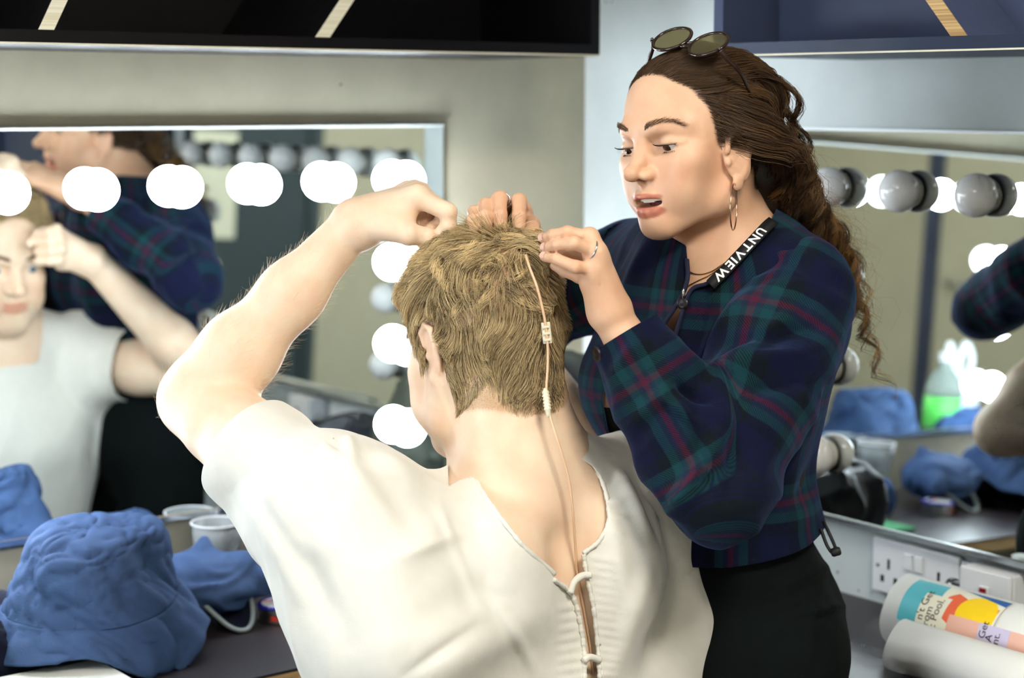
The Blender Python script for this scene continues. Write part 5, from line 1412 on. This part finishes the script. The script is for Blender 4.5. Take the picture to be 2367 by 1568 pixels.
for an in LGS:
    S_ = SDF().cone(A(an[0], an[1], .045) - .04 * FW, A(an[0], an[1], .038) + .12 * FW, .042, .034, .02).cone(A(an[0], an[1], .05), A(an[0], an[1], .1), .045, .045, .03)
    V, F = S_.mesh(.006); V[:, 2] = np.maximum(V[:, 2], .002); obj('shoe', V, F, M['shoe'], woman, True)
# cord and toggle at the jacket's hem
M['cord'] = mat('black_cord', (16, 17, 18), .6)
STJ = SDF(); STJ.ops = SJ.ops + STw.ops
b = MB(); b.tube(spline([at(1903, 1206, 2.17), at(1918, 1236, 2.155), at(1931, 1268, 2.15), at(1926, 1280, 2.15), at(1912, 1262, 2.155), at(1897, 1222, 2.165)], 40), .0022, 8)
cd = b.build('hem_cord', M['cord'], jacket, smooth=True)
b = MB(); b.lathe([(.004, -.006), (.0055, -.004), (.0055, .004), (.004, .006)], at(1932, 1276, 2.148), A(1, 0, .3), 16); b.build('toggle', M['cord'], cd, smooth=True)
# ---------------------------------------------------------------- her hair
g = np.random.default_rng(15)
HBW = SDF(); HW.build(HBW); HBW.cone(ww(0, -.030, -.03), NB + A(0, 0, .01), .0485, .054, .025)
HBJ = SDF(); HBJ.ops = HBW.ops + SJ.ops + [o for o in SLv.ops[:2]]
LF = -RW * -1                                   # (her right in the torso frame)
def flow_w(p, t):
    L = HW.loc(p); x, y, z = L[:, 0], L[:, 1], L[:, 2]
    b = np.clip((-.015 - y) / .075, 0, 1)
    hd = np.stack([.10 * np.sign(x) * (1 - b) - x * 2.0 * b, -1 + .55 * b, -.28 * (z < .06) * (1 - b) - .10 * (z > .1) * (1 - b) - 1.1 * b], 1)
    d = hd @ HW.R.T
    c = p - HW.w(0, -.018, .045); n = nrm_rows(c); dt = d - n * (d * n).sum(1, keepdims=True)
    near = np.clip((HW.w(0, -.02, -.035)[2] - p[:, 2]) / .05, 0, 1)[:, None]
    hang = A(0, 0, -1.0) - .42 * wf * A(1, 1, 0) - .10 * RW
    return nrm_rows(nrm_rows(dt) * (1 - near) + hang * near)
NG = 430; NP_ = int(40 / max(1, Q)); KW = 40
wt = scw * (1 + 1.0 * (Lw[:, 1] < -.02) + 2.2 * (Lw[:, 1] < -.0) * (Lw[:, 2] < .01))
gr, _ = surf_points(VW, FWm, NG, g, wt)
Lg = HW.loc(gr)
front = np.clip((Lg[:, 1] - .01) / .05, 0, 1)
ln = g.uniform(.30, .43, NG) + .09 * front - .05 * (Lg[:, 2] < -.0)
ln[:46] += .11
n0 = sgrad(HBW, gr); d0 = nrm_rows(n0 * (.16 - .10 * front[:, None]) + flow_w(gr, 0))
lift = g.uniform(.003, .026, NG) * (1 - .55 * front) * np.where(Lg[:, 2] > .07, .35, 1.)
G = grow(gr, d0, HBJ, ln, KW, g, flow_w, .55, Wave(301, 30, 3), .10, .05, lift=lift, minlift=.001)
# curl: a helix that opens once the hair leaves the scalp
s_ = np.linspace(0, 1, KW)[None] * ln[:, None]
T_ = np.gradient(G, axis=1); T_ /= np.linalg.norm(T_, axis=2, keepdims=True) + 1e-9
X_ = np.cross(T_, A(.3, -.9, .2)); X_ /= np.linalg.norm(X_, axis=2, keepdims=True) + 1e-9; Y_ = np.cross(T_, X_)
amp = np.clip((s_ - .06) / .12, 0, 1) ** 1.1 * g.uniform(.008, .0165, (NG, 1)); lam = g.uniform(.048, .075, (NG, 1)); ph = g.uniform(0, 6.28, (NG, 1))
zl = HW.loc(G.reshape(-1, 3))[:, 2].reshape(NG, KW); amp = amp * np.clip((.075 - zl) / .07, .10, 1)
ang = 2 * np.pi * s_ / lam + ph
H = G + (amp * np.cos(ang))[..., None] * X_ + (amp * np.sin(ang))[..., None] * Y_
# waves on the top hair
P = []; own = []; NPC = NP_
tn = n0
for i in range(NG):
    r = g.normal(0, 1, (NPC, 3)) * .0066; r -= np.outer(r @ tn[i], tn[i]); P.append(r); own += [i] * NPC
R0 = np.concatenate(P); own = np.array(own); n_ = len(own)
u = np.linspace(0, 1, KW)[None, :, None]
root = gr[own] + R0; sd = HBW(root); root = root - sgrad(HBW, root) * sd[:, None]
ok = (scalp_w(HW.loc(root)) > .5); root, own, R0 = root[ok], own[ok], R0[ok]; n_ = len(own)
off = (root - gr[own])[:, None]
rnd = g.normal(0, 1, (n_, 3)); rnd /= np.linalg.norm(rnd, axis=1)[:, None]; rad_ = g.random(n_) ** .5
spread = (1 - .72 * np.clip(u / .5, 0, 1))
tail = rnd[:, None] * (rad_ * .0052)[:, None, None] * np.clip(u / .4, 0, 1) * (1 - .45 * u)
lf = g.uniform(.78, 1.0, n_)
tt = np.clip(np.linspace(0, 1, KW)[None] * lf[:, None] * (KW - 1), 0, KW - 1.001); i0 = tt.astype(int); fr = (tt - i0)[..., None]; ii = own[:, None]
Hs = H[ii, i0] * (1 - fr) + H[ii, i0 + 1] * fr
wv = Wave(311, 85, 3)
PP = Hs + off * spread + tail + (wv((Hs + off).reshape(-1, 3)).reshape(n_, KW, 3) * .0012 * np.clip(u * 3, 0, 1))
# nothing sinks into head or jacket, nothing stands off the scalp
fl = PP.reshape(-1, 3); zl2 = HW.loc(fl)[:, 2]; hi = np.flatnonzero(zl2 > .0)
s0_ = HBW(fl[hi]); cap = np.repeat(lift[own] * 1.1 + .0055 * g.uniform(.6, 1.4, n_), KW)[hi] + .05 * (1 - np.clip((zl2[hi] - .0) / .075, 0, 1))
fl[hi] -= nrm_rows(fl[hi] - HW.w(0, -.018, .035)) * np.maximum(0, s0_ - cap)[:, None]
for _ in range(1):
    s2 = HBW(fl); bad = s2 < .0008
    gq = sgrad(HBW, fl[bad]); fl[bad] += gq * (.0012 - s2[bad])[:, None]
PP = fl.reshape(n_, KW, 3)
def radw(n, k, r0): return r0 * (np.linspace(1, .4, k)[None] ** .7) * g.uniform(.75, 1.2, (n, 1))
V1, F1 = strands_mesh(PP, radw(n_, KW, .00034 * min(1.6, Q)))
cl = g.uniform(0, 1, NG); c0, c1, c2 = lin((50, 36, 26)), lin((104, 76, 48)), lin((190, 140, 78))
b_ = np.clip(cl[own] * .75 + g.normal(.08, .14, n_), 0, 1)[:, None, None]; tip = np.clip((u - .35) / .65, 0, 1) * np.clip(cl[own] * 1.5 - .45, 0, 1)[:, None, None]
C = (c0 + (c1 - c0) * b_); C = C + (c2 - C) * tip * .75
C = np.broadcast_to(C, (n_, KW, 3))
C1 = np.repeat(C.reshape(-1, 3), 3, axis=0)
# short fine hair at the hairline
r2, _ = surf_points(VW, FWm, 6500, g, a_[:, 0] * (Lw[:, 1] > .0))
d2 = nrm_rows(sgrad(HBW, r2) * .25 + flow_w(r2, 0) + g.normal(0, .12, r2.shape))
P2 = grow(r2, d2, HBW, g.uniform(.03, .07, len(r2)), 9, g, flow_w, .6, Wave(321, 40, 3), .18, 0, lift=g.uniform(.001, .004, len(r2)), minlift=.0005)
f2_ = P2.reshape(-1, 3); P2 = (f2_ - nrm_rows(f2_ - HW.w(0, -.018, .035)) * np.maximum(0, HBW(f2_) - np.tile(np.linspace(.0006, .0075, 9), len(r2)))[:, None]).reshape(P2.shape)
V2, F2 = strands_mesh(P2, radw(len(P2), 9, .00022)); C2 = np.repeat(np.repeat(c0[None] + (c1 - c0) * g.uniform(.1, .8, (len(P2), 1)), 9, 0), 3, 0)
# flyaways, their paler gold painted in as a lit tone
r3 = g.integers(0, n_, 1700); q3 = PP[r3].copy()
for j in range(1700):
    k0 = g.integers(6, KW - 8); m_ = KW - k0
    q3[j, k0:] += (np.linspace(0, 1, m_) ** 1.5)[:, None] * (g.normal(0, .016, 3) + A(.008, .0, .004))
q3 = q3 + Wave(331, 60, 3)(q3.reshape(-1, 3)).reshape(q3.shape) * .004 * u
V3, F3 = strands_mesh(q3, radw(1700, KW, .00014)); C3 = np.repeat(np.broadcast_to(c1 + (c2 - c1) * .4, (1700, KW, 3)).reshape(-1, 3), 3, 0)
# the dense hair underneath
SU = SDF(); HW.E(SU, (0, -.032, .040), (.0735, .0745, .0615), .02); HW.C(SU, (0, -.068, .02), (0, -.088, -.05), .050, .048, .04)
SU.cone(ww(0, -.092, -.05), ww(-.015, -.115, -.115), .050, .032, .04)
V4, F4 = SU.mesh(.004); L4 = HW.loc(V4); kp = scalp_w(L4 * A(1, 1, 1)) + (L4[:, 1] < -.03); N4 = vnormals(V4, F4)
V4 = V4 + N4 * (.002 * Wave(341, 60)(V4))[:, None]
F4 = F4[(kp[F4] > .5).all(1)]; V4, F4 = compact(V4, F4); C4 = np.broadcast_to(c0 * .8, (len(V4), 3))
VV = np.vstack([V1, V2, V3, V4]); o1, o2, o3 = len(V1), len(V1) + len(V2), len(V1) + len(V2) + len(V3)
hwo = obj('hair', VV, np.vstack([F1, F2 + o1, F3 + o2, F4 + o3]), M['hair_w'], woman, True, attrs={'tint': np.vstack([C1, C2, C3, C4])})
# ---------------------------------------------------------------- worn and held things
M['tort'] = mat('tortoiseshell_acetate', (44, 24, 16), .15, var=.5, vscale=90, coat=.5)
M['lens'] = mat('brown_tinted_lens', (150, 140, 104), .05, trans=.75, ior=1.1, spec=.7)
M['gold'] = mat('rose_gold', (226, 178, 150), .16, 1.0); M['silver'] = mat('silver', (214, 214, 216), .15, 1.0)
Lc, Rc = at(1638, 102, 2.122), at(1554, 90, 2.172)
gx = nrm(Rc - Lc); gn = nrm(wf * .42 + wup * .9); gn = nrm(gn - gx * (gn @ gx)); gy = np.cross(gn, gx)
sg = empty('sunglasses', (Lc + Rc) / 2, 'tortoiseshell sunglasses pushed up on top of the woman\'s curly hair', 'sunglasses')
a = np.linspace(0, 2 * np.pi, 48, endpoint=False); rim = MB()
for c in (Lc, Rc):
    P = [c + gx * .0255 * math.cos(t) + gy * .0232 * math.sin(t) for t in a]
    rim.tube(P, .0021, 8, False, True)
    V = [c + gn * .0008] + [c + gx * .0245 * math.cos(t) + gy * .0222 * math.sin(t) for t in a] + [c - gn * .001 + gx * .0245 * math.cos(t) + gy * .0222 * math.sin(t) for t in a]
    F = [(0, 1 + i, 1 + (i + 1) % 48) for i in range(48)] + [tuple(49 + i for i in range(47, -1, -1))]
    obj('lens', V, F, M['lens'], sg, True)
m_ = (Lc + Rc) / 2
rim.tube(spline([Lc + gx * .0235 + gy * .009, m_ + gy * .013 + gn * .002, Rc - gx * .0235 + gy * .009], 16), .0024, 8)
rim.build('frame', M['tort'], sg, smooth=True)
for q, c, ear in ((-1, Lc, ww(-.080, -.020, .045)), (1, Rc, ww(.080, -.020, .045))):
    hz = c + gx * q * .0275 + gy * .008
    P = spline([hz, hz - gn * .012 + gx * q * .006, hz * .55 + ear * .45 + gx * q * .010, ear], 30)
    b = MB(); b.tube(P, np.linspace(.0030, .0022, 30), 8); t_ = b.build('temple', M['tort'], sg, smooth=True)
    b = MB(); b.lathe([(.0018, 0), (.0018, .0012)], hz + gn * .002, gn, 12); b.build('hinge_stud', M['silver'], t_)
# hoop earring
lobe = at(1697, 424, 2.098)
b = MB(); ax = nrm(RT * .97 - A(0, 1, 0) * .26); c = lobe - DZ * .0275; torus(b, c, ax, .0275, .00085, 64, 8)
tag(b.build('hoop_earring', M['gold'], smooth=True), 'large thin gold hoop earring hanging from the woman\'s ear', 'earring')
# lanyard
WB = SDF(); WB.ops = SW.ops + SJ.ops
path = [on(WB, *p_, .0022) for p_ in [(1786, 508), (1768, 524), (1738, 556), (1706, 590), (1674, 624), (1652, 645), (1640, 657)]]
P = spline(path, 40); Nn = sgrad(WB, P, .006); Tn = np.gradient(P, axis=0); Tn /= np.linalg.norm(Tn, axis=1)[:, None]
Nn = smooth_line = np.array([nrm(Nn[max(0, i - 3):i + 4].mean(0)) for i in range(40)]); Sd = np.cross(Nn, Tn); Sd /= np.linalg.norm(Sd, axis=1)[:, None]
if (proj(P[20] + Sd[20] * .01) - proj(P[20]))[0] < 0: Sd = -Sd
HWd = .0072; P = P + Sd * .0015
ly = empty('lanyard', P[20], 'black lanyard ribbon with white capital letters round the woman\'s neck', 'lanyard')
V = np.concatenate([P - Sd * HWd, P + Sd * HWd]); F = [(i, i + 1, 40 + i + 1, 40 + i) for i in range(39)]
M['ribbon'] = mat('black_ribbon', (16, 16, 18), .6); M['white_print'] = mat('white_print', (240, 240, 236), .5)
o = obj('ribbon', V, F, M['ribbon'], ly, True); md = o.modifiers.new('s', 'SOLIDIFY'); md.thickness = .0012; md.offset = 0
arc_ = np.concatenate([[0], np.cumsum(np.linalg.norm(np.diff(P, axis=0), axis=1))])
def on_ribbon(s_, h):
    i = np.interp(s_, arc_, np.arange(40)); k = min(38, int(i)); f = i - k
    p = P[k] * (1 - f) + P[k + 1] * f; n = Nn[k] * (1 - f) + Nn[k + 1] * f; s2 = Sd[k] * (1 - f) + Sd[k + 1] * f
    nf = n if np.dot(n, -FWD) > 0 else -n
    return p + s2 * h + nf * .0011
s0 = arc_[8]; tot = MB(); cur = s0
for ch in 'UNTVIEW':
    v_, f_ = text_mesh(ch, .0152, bold=.0004)
    if not len(v_): continue
    w_ = v_[:, 0].max() - v_[:, 0].min(); x0 = v_[:, 0].min()
    VV_ = [on_ribbon(cur + (p[0] - x0) * 1.05, p[1] - .0054) for p in v_]; tot.add(VV_, f_); cur += w_ * 1.05 + .0026
tot.build('lettering', M['white_print'], ly)
# necklaces
M['gold2'] = mat('pale_gold', (214, 178, 122), .2, 1.0)
def chain(path, nm, label, S=SW):
    pts = spline([on(S, *p_, .001) for p_ in path], 70); b = MB()
    b.tube(pts, .00045 + .00035 * (np.arange(70) % 2), 6); return tag(b.build(nm, M['gold2'], smooth=True), label, 'necklace')
chain([(1588, 622), (1602, 632), (1622, 634), (1645, 627), (1668, 612), (1690, 594)], 'necklace', 'fine gold chain lying higher on the woman\'s neck')
n2 = chain([(1582, 674), (1590, 662), (1612, 650), (1640, 636), (1668, 616), (1688, 600)], 'necklace', 'gold chain with small pendant at the jacket neckline')
b = MB(); c = on(WB, 1580, 678, .003); b.lathe([(.0001, -.009), (.0022, -.004), (.0016, .003), (.0006, .006)], c, DZ, 12); b.build('pendant', M['silver'], n2, smooth=True)
# rings
def ring(p0, p1, R, label, m, t=.55, thick=.0011):
    b = MB(); torus(b, p0 + (p1 - p0) * t, p1 - p0, R, thick, 36, 8); return tag(b.build('ring', m, smooth=True), label, 'ring')
ring(fL[1][0], fL[1][1], .0112, 'plain silver ring on the woman\'s hand near her plaid cuff', M['silver'], .22)
r_ = ring(fR[1][0], fR[1][1], .0106, 'silver ring with small stones on the hand on top of his head', M['silver'], .72)
ring(at(1228, 520, 2.165), at(1226, 530, 2.130), .0092, 'small dark ring at the edge of the hand on top of his head', M['tort'], .6)
# microphone wire down the back of his head and neck
HN = SDF(); HN.ops = HBODY.ops + SB.ops
wire = []
for px, py, off in [(1215, 590, .016), (1224, 618, .020), (1240, 660, .022), (1252, 705, .021), (1261, 750, .020), (1266, 800, .019), (1266, 850, .018), (1263, 895, .018), (1264, 930, .020), (1272, 965, .024), (1286, 1010, .028), (1301, 1056, .028), (1314, 1105, .025), (1322, 1160, .021), (1327, 1220, .015), (1331, 1280, .009), (1336, 1335, .004), (1350, 1410, .002), (1362, 1480, .002), (1372, 1560, .002)]:
    p = hit(HN, px, py); wire.append(p - nrm(ray(px, py)) * off)
WP = spline(wire, 160)
M['wire'] = mat('skin_coloured_cable', (236, 196, 158), .4); M['clip'] = mat('cream_plastic_clip', (232, 226, 200), .35)
mw_ = empty('microphone_wire', WP[60], 'thin skin-coloured microphone wire running down the man\'s hair and neck', 'wire')
b = MB(); b.tube(WP, .0015, 10); b.build('cable', M['wire'], mw_, smooth=True)
def near_px(px, py): return int(np.argmin(np.linalg.norm(proj(WP) - A(px, py), axis=1)))
i = near_px(1262, 770); c = WP[i]; t_ = nrm(WP[i + 2] - WP[i - 2]); n_c = -nrm(ray(1262, 770)); s_c = nrm(np.cross(t_, n_c)); n_c = np.cross(s_c, t_)
b = MB(); b.box(c - t_ * .0125 - s_c * .0052 - n_c * .0034, s_c * .0104, t_ * .025 if np.dot(np.cross(s_c, t_), n_c) > 0 else t_ * .025, n_c * .0026)
cl_ = b.build('clip', M['clip'], mw_, bev=.001)
for q in (-.0075, 0, .0075):
    b = MB(); b.box(c + t_ * (q - .0013) - s_c * .004 + n_c * .0005, s_c * .008, t_ * .0026, n_c * .0016); b.build('clip_bar', M['clip'], cl_, bev=.0004)
i = near_px(1265, 930); c = WP[i]; t_ = nrm(WP[i + 3] - WP[i - 3]); b = MB()
pr_ = [(.0016, -.0165), (.0026, -.014)]
for k in range(6): pr_ += [(.0042, -.012 + k * .0038), (.0046, -.0108 + k * .0038), (.0034, -.0095 + k * .0038)]
pr_ += [(.0030, .0135), (.0018, .0175)]
b.lathe(pr_, c, t_, 20); b.build('connector', M['clip'], mw_, smooth=True)
PANEL, EXPO, FILL = 12.5, 1.06, 7.5
# ---------------------------------------------------------------- light and camera
M['panel'] = mat('ceiling_panel_diffuser', (255, 255, 255), .5, emit=(255, 244, 226), estr=PANEL)
def panel(u, v, su, sv, k, label):
    m_ = mat('ceiling_panel_diffuser', (255, 255, 255), .5, emit=(255, 248, 236), estr=PANEL * k)
    e = empty('ceiling_light', W(u, v, H1 - .05), label, 'ceiling light', 'ceiling light panels')
    b = MB()
    for q in ((u - su - .03, u - su, v - sv - .03, v + sv + .03), (u + su, u + su + .03, v - sv - .03, v + sv + .03), (u - su, u + su, v - sv - .03, v - sv), (u - su, u + su, v + sv, v + sv + .03)): b.rbox(*q, H1 - .05, H1 - .001)
    b.build('frame', M['white_pl'], e)
    b = MB(); b.rbox(u - su, u + su, v - sv, v + sv, H1 - .04, H1 - .02); b.build('diffuser', m_, e)
panel(1.15, 2.5, .3, .3, 1.9, 'square ceiling light panel above and right of the camera')
panel(2.7, 2.3, .3, .3, .8, 'square ceiling light panel behind the camera on the left')
panel(1.9, 1.0, .2, .2, .35, 'square ceiling light panel over the seated man')
# added glowing pane to brighten the right wall; no such window is known
M['fill_glow'] = mat('added_fill_glow', (255, 255, 255), .6, emit=(226, 240, 255), estr=FILL)
b = MB(); b.rbox(U1 - .02, U1 - .01, .25, 1.55, 1.05, 2.05); wn = tag(b.build('fill_pane_1', M['fill_glow']), kind='structure')
b = MB()
for q in ((.2, .25, 1.0, 2.1), (1.55, 1.6, 1.0, 2.1), (.25, 1.55, 1.0, 1.05), (.25, 1.55, 2.05, 2.1), (.885, .915, 1.05, 2.05)): b.rbox(U1 - .04, U1 - .001, *q)
b.build('fill_pane_frame', M['white_pl'], wn)
w = bpy.data.worlds.new('room_air'); sc.world = w; w.use_nodes = True
w.node_tree.nodes['Background'].inputs[0].default_value = (.6, .68, .72, 1); w.node_tree.nodes['Background'].inputs[1].default_value = .05
cam = bpy.data.cameras.new('camera'); co = bpy.data.objects.new('camera', cam); COL.objects.link(co)
mw = Matrix.Identity(4)
for i in range(3): mw[i][0], mw[i][1], mw[i][2], mw[i][3] = RT[i], UP[i], -FWD[i], CAM[i]
co.matrix_world = mw; cam.sensor_width = 36; cam.lens = FPX / 2367 * 36; cam.clip_start = .05
cam.dof.use_dof = True; cam.dof.focus_distance = 2.09; cam.dof.aperture_fstop = 3.2
sc.camera = co
sc.view_settings.view_transform = 'Standard'; sc.view_settings.look = 'None'; sc.view_settings.gamma = 1; sc.view_settings.exposure = EXPO
sc.view_settings.use_curve_mapping = False
cy = sc.cycles
cy.use_denoising = True; cy.caustics_reflective = False; cy.caustics_refractive = False
cy.use_adaptive_sampling = True; cy.adaptive_threshold = .09; cy.adaptive_min_samples = 12
cy.max_bounces = 6; cy.diffuse_bounces = 3; cy.glossy_bounces = 4; cy.transmission_bounces = 4; cy.transparent_max_bounces = 4
cy.sample_clamp_indirect = 4.0; cy.sample_clamp_direct = 0
try: cy.denoiser = 'OPENIMAGEDENOISE'; cy.denoising_prefilter = 'ACCURATE'
except Exception: pass
